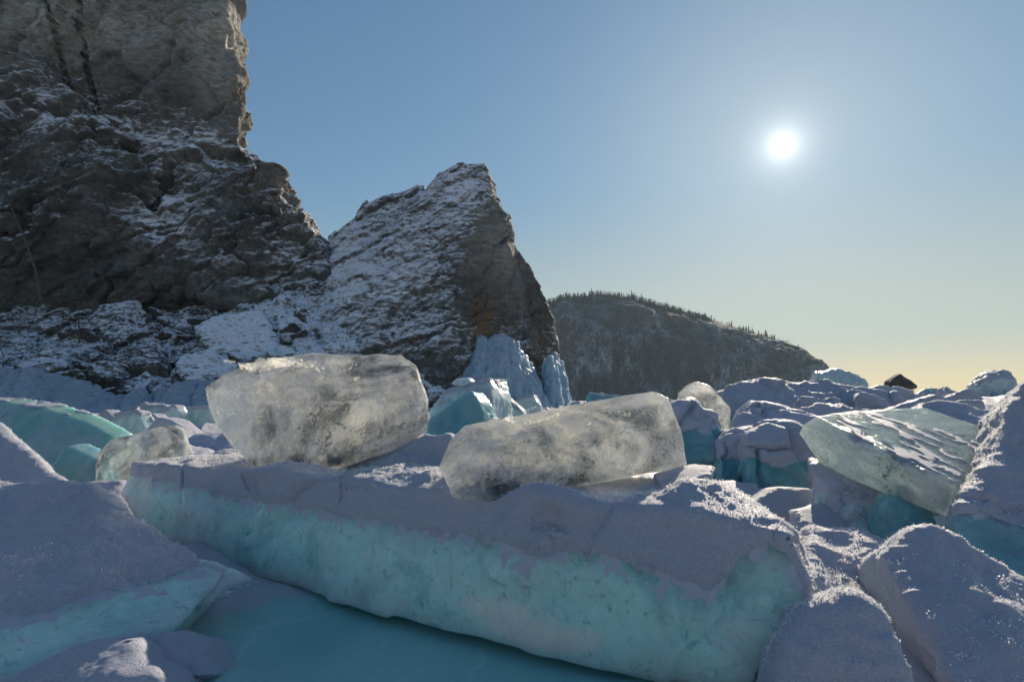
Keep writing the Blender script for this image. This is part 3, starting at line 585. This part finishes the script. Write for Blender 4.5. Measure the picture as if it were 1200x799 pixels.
scatter(45, (500, 800), (9, 28), (0.5, 0.9), 'small snow capped ice chunk among many before the icefalls', 'ice chunks before the icefalls', lambda Y: CAMH + (HZ - 468) / FPX * Y)
scatter(55, (60, 300), (8.5, 20), (0.4, 0.8), 'small snow capped ice chunk among many below the scree', 'ice chunks below the scree')
scatter(22, (780, 1150), (4.8, 7.5), (0.25, 0.45), 'snowy ice chunk lying in the dark hollow behind the long slab', 'ice chunks in the dark hollow')
# far landmarks of the ice field
ice('far_ice_heap', [slab([(955,452,45),(958,437,45),(975,434,46),(985,436,46),(1003,439,46),(1016,450,45),(1016,456,45)], (0.5, 2, 0))], ICE_PALE, 'flat topped blue ice heap on the horizon at the foot of the hill', 'ice heap', sm=1, amp=0.3, nscale=0.8, seed=251)
ice('pointed_rock', [slab([(1040,455,70),(1044,447,70),(1055,438,71),(1062,442,71),(1076,452,70),(1076,456,70)], (0.5, 2, 0))], BOULDER, 'small dark pointed rock on the horizon', 'rock', sm=1, amp=0.2, nscale=0.5, seed=252)
ice('far_ice_heap', [slab([(1146,455,22),(1152,446,22),(1163,438,22.5),(1180,436,22.5),(1192,445,22),(1192,458,22)], (0.5, 1.2, 0))], ICE_PALE, 'grey ice heap on the horizon just left of the tall right bank', 'ice heap', sm=1, amp=0.12, nscale=1.5, seed=253, snow=top_snow(0.05, 0.4, 0.7))

# ------------------------------------------------------------------ cliffs
def rock_shape(hulls, vox, seed, big=0.9, strata=0.32):
    V, F = voxel([[P(*q) for q in h] for h in hulls], vox); V = smooth(V, F, 4); N = smooth(normals(V, F), F, 12)
    N /= np.maximum(np.linalg.norm(N, axis=1, keepdims=True), 1e-9)
    bed = np.array([-0.60, 0.12, 0.79]); al = np.array([0.79, 0.0, 0.60]); th = np.cross(bed, al)
    Q = np.stack([V @ al, V @ th, V @ bed], 1)     # bedding frame: along, across, through the beds
    w = np.stack([fbm(V / 2.5, 3, seed + k) for k in range(3)], 1)
    d = big * (0.7 * fbm(V / 6.0, 3, seed) + 0.25 * ridged(V / 3.2, 3, seed + 5, 0.45))
    for (cell, a) in ((5.0, 1.5), (2.1, 0.60), (0.8, 0.14)):
        fc, e = facets(Q / np.array([cell * 1.5, cell, cell * 0.62]) + 0.22 * w, seed + int(cell * 10))
        d = d + big * a * fc * sstep(0, 0.06, e) - 0.10 * a * (1 - sstep(0, 0.05, e))
    V = V + N * d[:, None]
    s = Q[:, 2] + 0.5 * w[:, 0] + 0.12 * fbm(V / 0.9, 3, seed + 4)
    for per, a in ((2.6, 1.3), (0.9, 0.6)):
        k = s / per; saw = k - np.floor(k); amp_ = 1.6 * np.clip(fbm(V / 2.5, 2, seed + 7) + .15, 0, 1)
        V = V + N * (strata * a * amp_ * ((1 - saw) ** 1.5 - 0.45))[:, None]
    V = V + N * (0.07 * fbm(V / 0.7, 4, seed + 8, 0.6))[:, None]
    return V, F
CL = [
 [(-300,-200,41),(222,-200,41),(231,-60,40),(238,0,39.5),(248,50,39),(268,100,38.5),(283,155,38.2),(-300,160,38),(240,330,37),(-300,340,37.5),
  (-300,-200,52),(250,-200,52),(242,0,51),(262,150,50),(240,400,50),(-300,400,50)],
 [(264,140,38.4),(284,190,38.2),(320,226,38.2),(345,252,38.2),(370,280,38.5),(398,330,37.5),(280,350,35.9),(205,150,37.5),(185,240,36.1),(195,345,35.6),(240,250,35.9),
  (276,180,46),(366,290,46),(398,420,46),(200,420,46)],
 [(-300,70,37.4),(0,60,37.6),(60,90,37.5),(130,150,36.9),(-300,150,35.8),(0,150,35.6),(60,170,35.6),(150,205,35.8),(-300,230,34.6),(0,235,34.6),(120,245,34.9),(205,290,35.9),
  (-300,360,36.6),(0,360,36.5),(225,360,36.6),(-300,420,46),(160,420,46),(100,120,46),(-300,100,46)],
]
V, F = rock_shape(CL, 0.10, 301)
U, W = project(V); N = normals(V, F)
for line, wd, dp in (([(90, -20), (96, 40), (103, 85), (114, 132)], 2.2, 0.9), ([(50, -10), (62, 30), (72, 70), (82, 105)], 2.0, 0.5)):
    a = np.interp(W, [q[1] for q in line], [q[0] for q in line]); inside = (W > line[0][1]) & (W < line[-1][1])
    V = V - N * (dp * np.exp(-((U - a) / wd) ** 2) * inside * (N[:, 1] < 0))[:, None]
snowA = 0.30 + blob(U, W, (30, 110, 70, 45, .30), (60, 135, 80, 22, .2), (150, 135, 60, 25, .25), (215, 165, 90, 25, .35), (190, 255, 45, 35, .42), (230, 285, 60, 30, .25), (60, 250, 90, 45, .18), (10, 300, 50, 50, .15), (240, 200, 60, 30, .2), (340, 300, 50, 60, .3),
              (150, 50, 140, 60, -.22), (90, 290, 60, 60, -.22), (150, 320, 70, 40, -.25), (245, 60, 40, 60, -.2), (270, 230, 30, 40, -.1))
paleA = np.clip(blob(U, W, (150, 30, 130, 50, .9), (255, 60, 30, 80, .8), (30, 20, 60, 40, .6)), 0, 1)
c0 = np.array([-16., 40., 0.])
o = link('cliff', mesh_np('cliff', V - c0, F, ROCK, True, {'snow': snowA, 'rust': np.zeros(len(V)), 'pale': paleA}), None, c0)
tag(o, 'towering grey rock cliff streaked with snow filling the upper left', 'cliff')
CR = [
 [(538,191,39),(568,193,39),(515,201,39.6),(472,240,40.2),(385,330,38),(352,400,34.5),(420,445,32.5),(520,455,32),(548,260,36.8),(532,340,34.6),(520,400,33),(582,216,39.6),(600,280,38.8),(606,320,38),(602,400,35.2),(590,475,33.6),(640,475,35.5),
  (560,300,46),(470,350,46),(620,420,44)],
 [(396,272,41),(430,238,40.6),(456,235,40.6),(480,232,40.6),(500,214,40.2),(382,284,41),(340,330,39),(325,405,35.4),(470,410,36.2),(420,300,47),(360,420,46)],
 [(604,292,39),(618,312,39),(632,336,39),(645,371,39),(647,402,38.6),(641,426,38.2),(646,475,37.8),(598,330,38.2),(590,475,35.6),(610,330,45),(640,470,45)],
]
V, F = rock_shape(CR, 0.085, 352, 0.24, 0.20)
U, W = project(V)
snowB = 0.56 + blob(U, W, (540, 230, 40, 30, .25), (430, 320, 80, 60, .12), (370, 320, 60, 60, .2), (500, 400, 60, 30, .05), (592, 310, 36, 80, -.60), (560, 340, 30, 50, -.3), (470, 365, 60, 14, -.15), (500, 435, 70, 22, -.35), (630, 390, 18, 60, -.3), (600, 370, 20, 25, .12), (400, 430, 60, 20, -.2))
rustB = np.clip(blob(U, W, (567, 375, 14, 28, 1.0), (560, 300, 10, 30, .35), (590, 330, 20, 40, .2), (635, 400, 12, 40, .2)), 0, 1)
paleB = np.clip(blob(U, W, (575, 270, 25, 40, .5), (600, 310, 20, 40, .4)), 0, 1)
c0 = np.array([-3., 38., 0.])
o = link('pointed_crag', mesh_np('pointed_crag', V - c0, F, ROCK, True, {'snow': snowB, 'rust': rustB, 'pale': paleB}), None, c0)
tag(o, 'pointed snow dusted rock crag with a brown right flank, standing right of the cliff', 'rock crag')

# ------------------------------------------------------------------ scree slope and boulders
cu = np.array([-260, -150, 0, 100, 200, 260, 300, 340, 385, 430, 520])
bv = np.array([352, 354, 357, 355, 366, 352, 326, 300, 284, 330, 420]); bY = np.array([37, 37, 37, 37, 36.5, 37, 38, 40, 42.5, 41, 36])
NU, NS = 520, 240
ug = np.linspace(-260, 520, NU); sg = np.linspace(0, 1, NS)
back = np.array([P(u, np.interp(u, cu, bv), np.interp(u, cu, bY)) for u in ug])
front = np.array([[(u - CX) / FPX * 24.0, 24.0 + max(0, (u - 250) / 45.), -0.4] for u in ug])
def scree_pt(i, s):
    sh = 0.75 * s + 0.25 * s * s
    p = front[i] * (1 - s) + back[i] * s; p = p.copy(); p[2] = front[i][2] * (1 - sh) + back[i][2] * sh + 0.9 * math.sin(min(s * 6, math.pi / 2)) * (1 - s); return p
G = np.array([[scree_pt(i, s) for i in range(NU)] for s in sg]).reshape(-1, 3)
idx = np.arange(NU * NS).reshape(NS, NU)
FS = np.stack([idx[:-1, :-1], idx[:-1, 1:], idx[1:, 1:], idx[1:, :-1]], -1).reshape(-1, 4)
f1, f2, cv = worley(G / 0.9, 5); h = 0.45 * fbm(G / 2.2, 4, 3) + 0.55 * (cv - 0.45) * sstep(0, 0.25, f2 - f1)
f1, f2, cv = worley(G / 0.35, 6); h = h + 0.22 * (cv - 0.5) * sstep(0, 0.3, f2 - f1) + 0.08 * fbm(G / 0.2, 3, 8)
G2 = G + np.array([0, -0.35, 0.9]) * h[:, None]
su = np.tile(ug, NS); ss = np.repeat(sg, NU)
o = link('scree_slope', mesh_np('scree_slope', G2, FS, BOULDER, True, {'snow': 0.47 + 0.16 * sstep(230, 330, su) + 0.2 * fbm(G / 1.5, 2, 4)})); tag(o, kind='structure')
rocks = []
for k in range(6):
    r2 = random.Random(40 + k)
    hp = [np.array([r2.gauss(0, .45), r2.gauss(0, .4), r2.gauss(0, .3)]) for _ in range(14)]
    V, F = voxel([hp], 0.05); V = smooth(V, F, 1); N = normals(V, F); V = V + N * (0.07 * ridged(V * 2, 3, k))[:, None]
    rocks.append(mesh_np('boulder', V, F, BOULDER, True, {'snow': np.full(len(V), 0.56)}))
def boulder(i, s, scl, k, label, group, rot=None):
    p = scree_pt(i, s); o = link('boulder', rocks[k], None, p + np.array([0, 0, 0.1])); o.scale = scl
    o.rotation_euler = rot or (r.uniform(-.5, .5), r.uniform(-.5, .5), r.uniform(0, 6.28)); tag(o, label, 'boulder', group); return o
for _ in range(95):
    i = r.randrange(150, 440); s = r.uniform(0.06, 0.92); q = r.uniform(0.35, 1.0)
    boulder(i, s, (q * r.uniform(.8, 1.4), q, q * r.uniform(.6, 1)), r.randrange(6), 'snow dusted boulder among many on the scree slope', 'boulders on the scree')
def big_boulder(poly, th, label, snow, seed):
    V, F = voxel([slab(poly, th)], 0.07); V = smooth(V, F, 2); N = normals(V, F); V = V + N * (0.12 * ridged(V / 1.2, 4, seed) + 0.05 * fbm(V / .3, 3, seed))[:, None]
    b = np.array([V[:, 0].mean(), V[:, 1].mean(), V[:, 2].min()]); N = normals(V, F)
    o = link('boulder', mesh_np('boulder', V - b, F, BOULDER, True, {'snow': np.full(len(V), snow)}), None, b); tag(o, label, 'boulder', 'large boulders on the scree')
big_boulder([(107,372,33.5),(118,360,34),(142,356,34),(150,372,33.5),(148,398,32.5),(122,392,32.5)], (0.3, 1.2, 0.3), 'upright dark boulder with one tilted snowy side, high on the scree', 0.55, 1)
big_boulder([(228,382,31),(262,370,32.5),(305,366,33),(330,405,31.5),(322,425,30),(285,428,29.5),(250,415,30)], (0.2, 1.5, -0.8), 'broad flat boulder sheeted with snow behind the largest clear block', 0.70, 2)
big_boulder([(205,425,28),(215,415,28.5),(245,412,28.8),(275,430,28),(270,444,27.5),(225,446,27)], (0.2, 1.0, -0.5), 'snow covered boulder low on the scree beside the ice foot', 0.66, 3)
big_boulder([(20,430,27.5),(60,408,28.8),(80,412,28.6),(72,432,27.6),(30,440,27)], (0.1, 1.0, -0.2), 'long dark boulder low on the scree at the left', 0.5, 4)
big_boulder([(100,440,27),(112,425,27.5),(135,428,27.5),(140,445,27)], (0.1, 0.8, -0.2), 'dark squat boulder just above the ice foot', 0.45, 5)
big_boulder([(140,425,28),(155,405,29),(178,408,29),(185,432,28)], (0.1, 0.9, -0.2), 'black rounded boulder in the middle of the scree', 0.4, 6)
big_boulder([(290,352,36),(330,335,37.5),(372,330,38),(345,362,36),(310,372,35)], (0.2, 1.5, -1), 'dark angular boulder on the upper scree near the notch', 0.45, 7)

# ------------------------------------------------------------------ icefalls and ice foot
def icefall(name, cols, label, cat, seed, vox=0.06):
    """frozen curtain: merged columns that hang from the rock and spread to the foot"""
    rd = random.Random(seed); hulls = []
    for (u0, v0, u1, v1, Y0, Y1, wd) in cols:
        n = 6; prev = None
        for k in range(n):
            t = k / (n - 1); u = u0 + (u1 - u0) * t ** 1.6 + rd.uniform(-.6, .6); v = v0 + (v1 - v0) * t; Yk = Y0 + (Y1 - Y0) * math.sin(t * 1.57)
            c = P(u, v, Yk); q = wd / FPX * Yk * (0.45 + 0.75 * math.sin(min(1, t * 1.25) * 1.57)) * rd.uniform(.85, 1.15)
            ring = [c + np.array([q * math.cos(a), 1.2 * q * math.sin(a), 0]) for a in np.linspace(0, 6.283, 9)[:-1]]
            if prev: hulls.append(prev + ring)
            prev = ring
        hulls.append(prev + [q_ * np.array([1, 1, 0]) + np.array([0, 0, -0.3]) for q_ in prev])
    def shape(V, N):
        q = V * np.array([3.0, 3.0, 0.35]); return V + N * (0.10 * ridged(q, 3, seed))[:, None]
    return ice(name, hulls, ICE_FALL, label, cat, vox, 3, 0.06, 1.5, seed=seed, shape=shape)
rc = random.Random(3); cols = []
for k in range(17):
    t = k / 16; top = np.interp(t, [0, .2, .45, .7, .85, 1], [420, 398, 391, 396, 412, 432])
    cols.append((550 + 72 * t, top + rc.uniform(-3, 5), 538 + 100 * t, 482, 34.0, 32.2 - 0.8 * math.sin(t * 3.14), rc.uniform(4.5, 7.5)))
icefall('frozen_icefall', cols, 'wide fluted blue icefall frozen to the right foot of the crag', 'icefall', 401)
icefall('frozen_icefall', [(640, 424, 636, 482, 34.6, 33.6, 4), (644, 418, 645, 482, 34.6, 33.2, 5), (649, 424, 653, 482, 34.8, 33.4, 5)], 'narrow icefall in the middle, between the wide icefall and the outermost one', 'icefall', 402)
icefall('frozen_icefall', [(650, 414, 661, 484, 36.4, 35, 4.5), (656, 424, 666, 484, 36.4, 35, 4.5)], 'outermost slim icefall at the right edge of the crag, before the hill', 'icefall', 403)
def cols_for(u0, u1, n, tops, Y0, Y1, seed, wd):
    rd = random.Random(seed); o = []
    for k in range(n):
        t = k / (n - 1); u = u0 + (u1 - u0) * t; tv = np.interp(t, np.linspace(0, 1, len(tops)), tops)
        o.append((u + rd.uniform(-3, 3), tv + rd.uniform(-2, 3), u + rd.uniform(-5, 5), 496, Y0, Y1 + rd.uniform(-.5, .5), wd * rd.uniform(.8, 1.3)))
    return o
icefall('shore_ice', cols_for(-130, 142, 17, [450, 440, 437, 436, 437, 452, 468], 25.2, 23.3, 404, 14), 'long fluted bulge of shore ice below the scree at the left edge', 'shore ice', 404)
icefall('shore_ice', cols_for(140, 186, 5, [470, 459, 470], 25.2, 23.6, 405, 11), 'small rounded bulge of shore ice in the middle of the scree foot', 'shore ice', 405)
icefall('shore_ice', cols_for(182, 300, 9, [468, 450, 446, 448, 452], 25.4, 23.6, 406, 13), 'rounded bulge of shore ice left of the largest clear block', 'shore ice', 406)

# ------------------------------------------------------------------ frozen lake (one sheet to the horizon)
rings = np.concatenate([np.linspace(0.0, 0.4, 2), np.geomspace(0.6, 6000, 420)])
angs = np.concatenate([np.linspace(-48, 48, 520), np.linspace(50, 310, 60)])
RR, AA = np.meshgrid(rings, np.radians(angs), indexing='ij')
GV = np.stack([RR * np.sin(AA), RR * np.cos(AA), np.zeros_like(RR)], -1).reshape(-1, 3)
x, y = GV[:, 0], GV[:, 1]; rad = np.hypot(x, y)
hg, bare = gh(x, y); GV[:, 2] = hg
na, nr = len(angs), len(rings); ix = np.arange(na * nr).reshape(nr, na); ixn = np.roll(ix, -1, axis=1)
FG = np.stack([ix[:-1], ix[1:], ixn[1:], ixn[:-1]], -1).reshape(-1, 4)[:, ::-1]
m, nt = newmat('lake_surface'); g = NT(nt); p = g.pos()
b_at = g.n('ShaderNodeAttribute', attribute_name='bare').outputs['Fac']
n1 = g.noise(p, 1.3, 6, 0.6); n2 = g.noise(p, 25, 5, 0.7); n3 = g.noise(p, 0.8, 4, 0.5, 0.6)
icec = g.mixc(g.ramp(n3, 0.3, 0.7), (0.22, 0.46, 0.46), (0.34, 0.60, 0.57))
vl = g.n('ShaderNodeTexVoronoi', feature='DISTANCE_TO_EDGE', inp={'Vector': g.mixc(0.25, p, g.n('ShaderNodeTexNoise', inp={'Vector': p, 'Scale': 2.0, 'Detail': 5.0}).outputs['Color']), 'Scale': 1.1})
icec = g.mixc(g.math('MULTIPLY', g.ramp(vl.outputs['Distance'], 0.0, 0.012, (1, 1, 1, 1), (0, 0, 0, 1)), 0.35), icec, (0.6, 0.68, 0.68))
icec = g.mixc(g.math('MULTIPLY', g.ramp(g.math('MULTIPLY_ADD', n2, 0.5, g.math('MULTIPLY', n3, 0.6)), 0.58, 0.70), 0.5), icec, (0.55, 0.62, 0.64))
icem = g.principled(**{'Base Color': icec, 'Roughness': 0.30, 'IOR': 1.31, 'Normal': g.bump(n1, 0.15, 0.03)})
snm = g.principled(**{'Base Color': (0.48, 0.48, 0.53, 1), 'Roughness': 0.6, 'Normal': g.bump(n2, 0.5, 0.02, g.bump(n1, 0.5, 0.1))})
g.out(g.mixs(g.ramp(g.math('MULTIPLY_ADD', g.math('SUBTRACT', n1, 0.5), 0.4, b_at), 0.35, 0.55), snm.outputs[0], icem.outputs[0]))
o = link('frozen_lake', mesh_np('frozen_lake', GV, FG, m, True, {'bare': bare})); tag(o, kind='structure')

# ------------------------------------------------------------------ far wooded hill
hu = np.array([420, 560, 645, 660, 700, 740, 790, 850, 900, 922, 940, 950, 957, 962]); hv = np.array([380, 362, 355, 349, 345, 348, 363, 380, 394, 404, 424, 437, 447, 455])
NUh, NSh = 420, 110
uh = np.linspace(420, 962, NUh); HY = 620.0
def hill_pt(u, s):                                 # s 0 = shore, 0.7 = crest, 1 = back
    top = CAMH + (HZ - np.interp(u, hu, hv)) / FPX * HY; x = (u - CX) / FPX * HY
    prof = np.interp(s, [0, .05, .25, .5, .7, 1], [-0.02, 0.12, 0.50, 0.84, 1.0, 0.55])
    yy = np.interp(s, [0, .05, .25, .5, .7, 1], [520, 526, 550, 585, 620, 720])
    return np.array([x * (0.9 + 0.1 * yy / HY), yy, top * prof if top > 0 else top])
HV = np.array([[hill_pt(u, s) for u in uh] for s in np.linspace(0, 1, NSh)]).reshape(-1, 3)
si = np.repeat(np.linspace(0, 1, NSh), NUh)
HV = HV + np.stack([np.zeros(len(HV)), -1 * np.ones(len(HV)), 0.15 * np.ones(len(HV))], 1) * (9 * ridged(HV / 60, 4, 60, 0.55) + 3 * fbm(HV / 9, 4, 61))[:, None] * (np.exp(-((si - .3) / .33) ** 2))[:, None]
HV[:, 2] += 1.2 * fbm(HV / 14, 3, 62)
ix = np.arange(NUh * NSh).reshape(NSh, NUh); FH = np.stack([ix[:-1, :-1], ix[:-1, 1:], ix[1:, 1:], ix[1:, :-1]], -1).reshape(-1, 4)
m, nt = newmat('hill_ground'); g = NT(nt); p = g.pos()
mp = g.n('ShaderNodeMapping', inp={'Vector': p, 'Scale': (1, 1, 0.35)}).outputs[0]
n1 = g.noise(mp, 0.09, 7, 0.65); n2 = g.noise(mp, 0.5, 6, 0.7); n3 = g.noise(p, 0.02, 4, 0.6)
c = g.mixc(g.ramp(n1, 0.35, 0.65), (0.055, 0.05, 0.048), (0.12, 0.11, 0.105))
sn = g.math('MULTIPLY', g.ramp(g.math('MULTIPLY_ADD', n2, 0.6, g.math('MULTIPLY', n1, 0.5)), 0.535, 0.68), g.ramp(n3, 0.38, 0.60))
c = g.mixc(g.math('MULTIPLY', sn, 0.75), c, (0.6, 0.63, 0.68))
g.out(g.principled(**{'Base Color': c, 'Roughness': 0.9, 'Normal': g.bump(n2, 0.8, 2.0, g.bump(n1, 0.8, 6.0))}).outputs[0])
o = link('hill', mesh_np('hill', HV, FH, m)); tag(o, kind='structure')
m, nt = newmat('conifer_needles'); g = NT(nt)
g.out(g.principled(**{'Base Color': g.mixc(g.noise(g.pos(), 1.0), (0.028, 0.032, 0.024, 1), (0.06, 0.058, 0.045, 1)), 'Roughness': 0.9}).outputs[0]); NEED = m
m, nt = newmat('bark'); g = NT(nt); g.out(g.principled(**{'Base Color': g.mixc(g.noise(g.pos(), 6.0), (0.07, 0.055, 0.045, 1), (0.16, 0.14, 0.12, 1)), 'Roughness': 0.9}).outputs[0]); BARK = m
def tree_geo(rd, h, tiers):
    V, F = [], []
    def cone(z0, z1, r0, r1, n=5, jit=0.0):
        b = len(V)
        for zz, rr in ((z0, r0), (z1, r1)):
            for i in range(n):
                a = 6.283 * i / n + rd.uniform(-.2, .2); q = rr * (1 + rd.uniform(-jit, jit)); V.append((q * math.cos(a), q * math.sin(a), zz + rd.uniform(-jit, jit) * 0.4))
        for i in range(n): F.append((b + i, b + (i + 1) % n, b + n + (i + 1) % n, b + n + i))
    cone(-1.0, h, 0.16, 0.02)
    for t in range(tiers):
        z = h * (0.22 + 0.78 * t / tiers); r0 = h * 0.16 * (1.05 - t / tiers) * rd.uniform(.6, 1.25)
        cone(z - h * 0.03, z + h * 0.14, r0, r0 * 0.12, 6, 0.45)
    return np.array(V), np.array(F)
trees = [mesh_np('pine_tree', *tree_geo(random.Random(k), 8.0, 6), NEED, False) for k in range(6)]
r = random.Random(9)
for k in range(150):
    u = r.uniform(652, 800) if k < 80 else 800 + 112 * r.random() ** 0.9
    s = r.uniform(.66, .72); p = hill_pt(u, s)
    o = link('pine_tree', trees[r.randrange(6)], None, p); q = (r.uniform(.4, .85) if r.random() < .8 else r.uniform(.9, 1.3)) * (1 if u < 800 else .85); o.scale = (q * r.uniform(.8, 1.2), q, q); o.rotation_euler[2] = r.uniform(0, 6.28)
    tag(o, 'small dark conifer among many along the skyline of the far hill', 'tree', 'conifers on the hill skyline')
Vs, Fs, off = [], [], 0
for k in range(2600):
    u = 640 + 190 * r.random() ** 1.2; s = 0.70 - 0.36 * r.random() ** 1.5 * max(0.25, 1 - max(0, (u - 760)) / 90)
    if r.random() < 0.25: u = r.uniform(640, 945); s = r.uniform(.1, .68)
    V_, F_ = tree_geo(r, r.uniform(4, 8), 2); p = hill_pt(u, s)
    Vs.append(V_ + p); Fs.append(F_ + off); off += len(V_)
o = link('hill_forest', mesh_np('hill_forest', np.concatenate(Vs), np.concatenate(Fs), NEED, False)); tag(o, 'dark conifer wood covering the upper slope of the far hill', 'forest', kind='stuff')

# ------------------------------------------------------------------ bare trees on the shore
def tube(V, F, a, b, ra, rb, n=6):
    a, b = np.array(a), np.array(b); d = (b - a) / np.linalg.norm(b - a); e = np.cross(d, [0.3, 1, 0.1]); e /= np.linalg.norm(e); f = np.cross(d, e); k = len(V)
    for c, q in ((a, ra), (b, rb)):
        for i in range(n):
            t = 6.283 * i / n; V.append(c + q * (math.cos(t) * e + math.sin(t) * f))
    for i in range(n): F.append((k + i, k + (i + 1) % n, k + n + (i + 1) % n, k + n + i))
def bare_tree(path, r0, label, branches, seed):
    rd = random.Random(seed); V, F = [], []; pp = pts(path); n = len(pp)
    for i in range(n - 1): tube(V, F, pp[i], pp[i + 1], r0 * (1 - i / n), r0 * (1 - (i + 1) / n) + .008)
    base = pp[0]; o = link('bare_tree', mesh_np('trunk', np.array(V) - base, np.array(F), BARK), None, base); tag(o, label, 'tree')
    for _ in range(branches):
        V, F = [], []
        i = rd.randrange(n // 2, n); q = pp[i]; e = q + np.array([rd.uniform(-1, 1), rd.uniform(-.5, .2), rd.uniform(-.1, .6)]) * rd.uniform(.5, 1.1)
        tube(V, F, q, e, r0 * .35, .008); 
        for _ in range(3): w = q + (e - q) * rd.uniform(.4, .9); tube(V, F, w, w + np.array([rd.uniform(-.4, .4), rd.uniform(-.2, .2), rd.uniform(0, .4)]), .015, .005)
        link('branch', mesh_np('branch', np.array(V) - base, np.array(F), BARK), o)
bare_tree([(48,352,33.6),(44,325,33.5),(36,298,33.3),(26,272,33.2),(14,245,33.1),(4,222,33.0)], 0.09, 'thin leaning dead tree against the left side of the cliff', 6, 1)
bare_tree([(93,402,31.5),(93,388,31.5),(92,374,31.5),(92,362,31.5),(93,350,31.5)], 0.05, 'small bare sapling standing upright on the scree', 7, 2)

# ------------------------------------------------------------------ the cold air
bm = bmesh.new(); bmesh.ops.create_cube(bm, size=1.0)
for v_ in bm.verts: v_.co = Vector((v_.co.x * 2400, 425 + v_.co.y * 950, 74 + v_.co.z * 156))
me = bpy.data.meshes.new('haze'); bm.to_mesh(me); bm.free()
m = bpy.data.materials.new('haze'); m.use_nodes = True; nt = m.node_tree; nt.nodes.clear(); g = NT(nt)
pv = g.n('ShaderNodeVolumePrincipled', inp={'Color': (0.62, 0.82, 1.0, 1), 'Density': 0.00016, 'Anisotropy': 0.15})
g.l(pv.outputs[0], g.n('ShaderNodeOutputMaterial').inputs['Volume']); me.materials.append(m)
tag(link('haze', me), 'thin cold haze over the frozen lake', kind='stuff')

# ------------------------------------------------------------------ sky, sun
sd = ray(917, 170); sd = sd / np.linalg.norm(sd)
EL = math.asin(sd[2]); AZ = math.atan2(sd[0], sd[1])          # azimuth clockwise from +Y
sun = bpy.data.objects.new('sun', bpy.data.lights.new('sun', 'SUN')); COL.objects.link(sun)
sun.data.energy = 5.0; sun.data.angle = R(0.53); sun.data.color = (1.0, 0.87, 0.68)
sun.rotation_euler = Vector((-sd[0], -sd[1], -sd[2])).to_track_quat('-Z', 'Y').to_euler(); sun.location = (8, 12, 12)
w = bpy.data.worlds.new('World'); sc.world = w; w.use_nodes = True; nt = w.node_tree; nt.nodes.clear(); g = NT(nt)
sky = g.n('ShaderNodeTexSky', sky_type='NISHITA', sun_disc=False, sun_elevation=EL, sun_rotation=AZ, altitude=450, air_density=1.0, dust_density=0.3, ozone_density=1.8)
STR = 0.095
def vm(op, a, b=None):
    n_ = g.n('ShaderNodeVectorMath', operation=op)
    for i_, q_ in ((0, a), (1, b)):
        if q_ is None: continue
        if hasattr(q_, 'is_output'): g.l(q_, n_.inputs[i_])
        else: n_.inputs[i_].default_value = q_
    return n_.outputs['Value' if op == 'DOT_PRODUCT' else 'Vector']
lim = vm('DIVIDE', sky.outputs[0], (0.42 / STR, 0.47 / STR, 0.52 / STR))          # soft shoulder: the film rolls the bright aureole off
lim = vm('ADD', vm('MULTIPLY', lim, lim), (1, 1, 1))
n_ = g.n('ShaderNodeVectorMath', operation='POWER') if False else None
inv = g.n('ShaderNodeSeparateXYZ', inp={0: lim})
den = g.n('ShaderNodeCombineXYZ', inp={i_: g.math('SQRT', inv.outputs[i_]) for i_ in range(3)}).outputs[0]
c = vm('DIVIDE', sky.outputs[0], den)
gen = g.n('ShaderNodeTexCoord').outputs['Generated']; dirv = vm('NORMALIZE', gen)
el = g.n('ShaderNodeSeparateXYZ', inp={0: dirv}).outputs['Z']
warm = g.n('ShaderNodeValToRGB', inp={'Fac': el}); cr = warm.color_ramp; cr.interpolation = 'EASE'
cr.elements[0].position = 0.0; cr.elements[0].color = (2.25, 1.36, 0.70, 1); cr.elements[1].position = 0.36; cr.elements[1].color = (1, 1, 1, 1)
e_ = cr.elements.new(0.11); e_.color = (1.48, 1.16, 0.86, 1)
c = vm('MULTIPLY', c, warm.outputs[0]); c = vm('MULTIPLY', c, (0.78, 0.99, 1.10))
dt = vm('DOT_PRODUCT', dirv, tuple(sd))
ang = g.math('ARCCOSINE', g.math('MINIMUM', dt, 1.0))                              # angle from the sun: disc and the glow of the air round it
a2 = g.math('DIVIDE', ang, R(0.30))
disc = g.math('MULTIPLY', g.math('POWER', 2.718, g.math('MULTIPLY', g.math('MULTIPLY', a2, a2), -1.0)), 6.0)
halo = g.math('MULTIPLY', g.math('POWER', 2.718, g.math('MULTIPLY', ang, -1 / R(1.05))), 1.0)
halo2 = g.math('MULTIPLY', g.math('POWER', 2.718, g.math('MULTIPLY', ang, -1 / R(9.0))), 0.15)
tot = g.math('ADD', g.math('ADD', disc, halo), halo2)
glow = g.n('ShaderNodeVectorMath', operation='SCALE', inp={0: (1.0 / STR, 0.96 / STR, 0.86 / STR), 'Scale': tot}).outputs['Vector']
c = vm('ADD', c, glow)
bg = g.n('ShaderNodeBackground', inp={'Color': c, 'Strength': STR})
o_ = g.n('ShaderNodeOutputWorld'); g.l(bg.outputs[0], o_.inputs['Surface'])

sc.view_settings.view_transform = 'Standard'; sc.view_settings.look = 'None'; sc.view_settings.exposure = 0.3; sc.view_settings.gamma = 1
cy = sc.cycles
try: cy.use_denoising = True; cy.denoiser = 'OPENIMAGEDENOISE'
except Exception: pass
cy.max_bounces = 7; cy.diffuse_bounces = 2; cy.glossy_bounces = 3; cy.transmission_bounces = 6; cy.volume_bounces = 0; cy.transparent_max_bounces = 10
cy.use_adaptive_sampling = True; cy.adaptive_threshold = 0.025
cy.caustics_reflective = False; cy.caustics_refractive = True; cy.blur_glossy = 1.0; cy.sample_clamp_indirect = 4.0
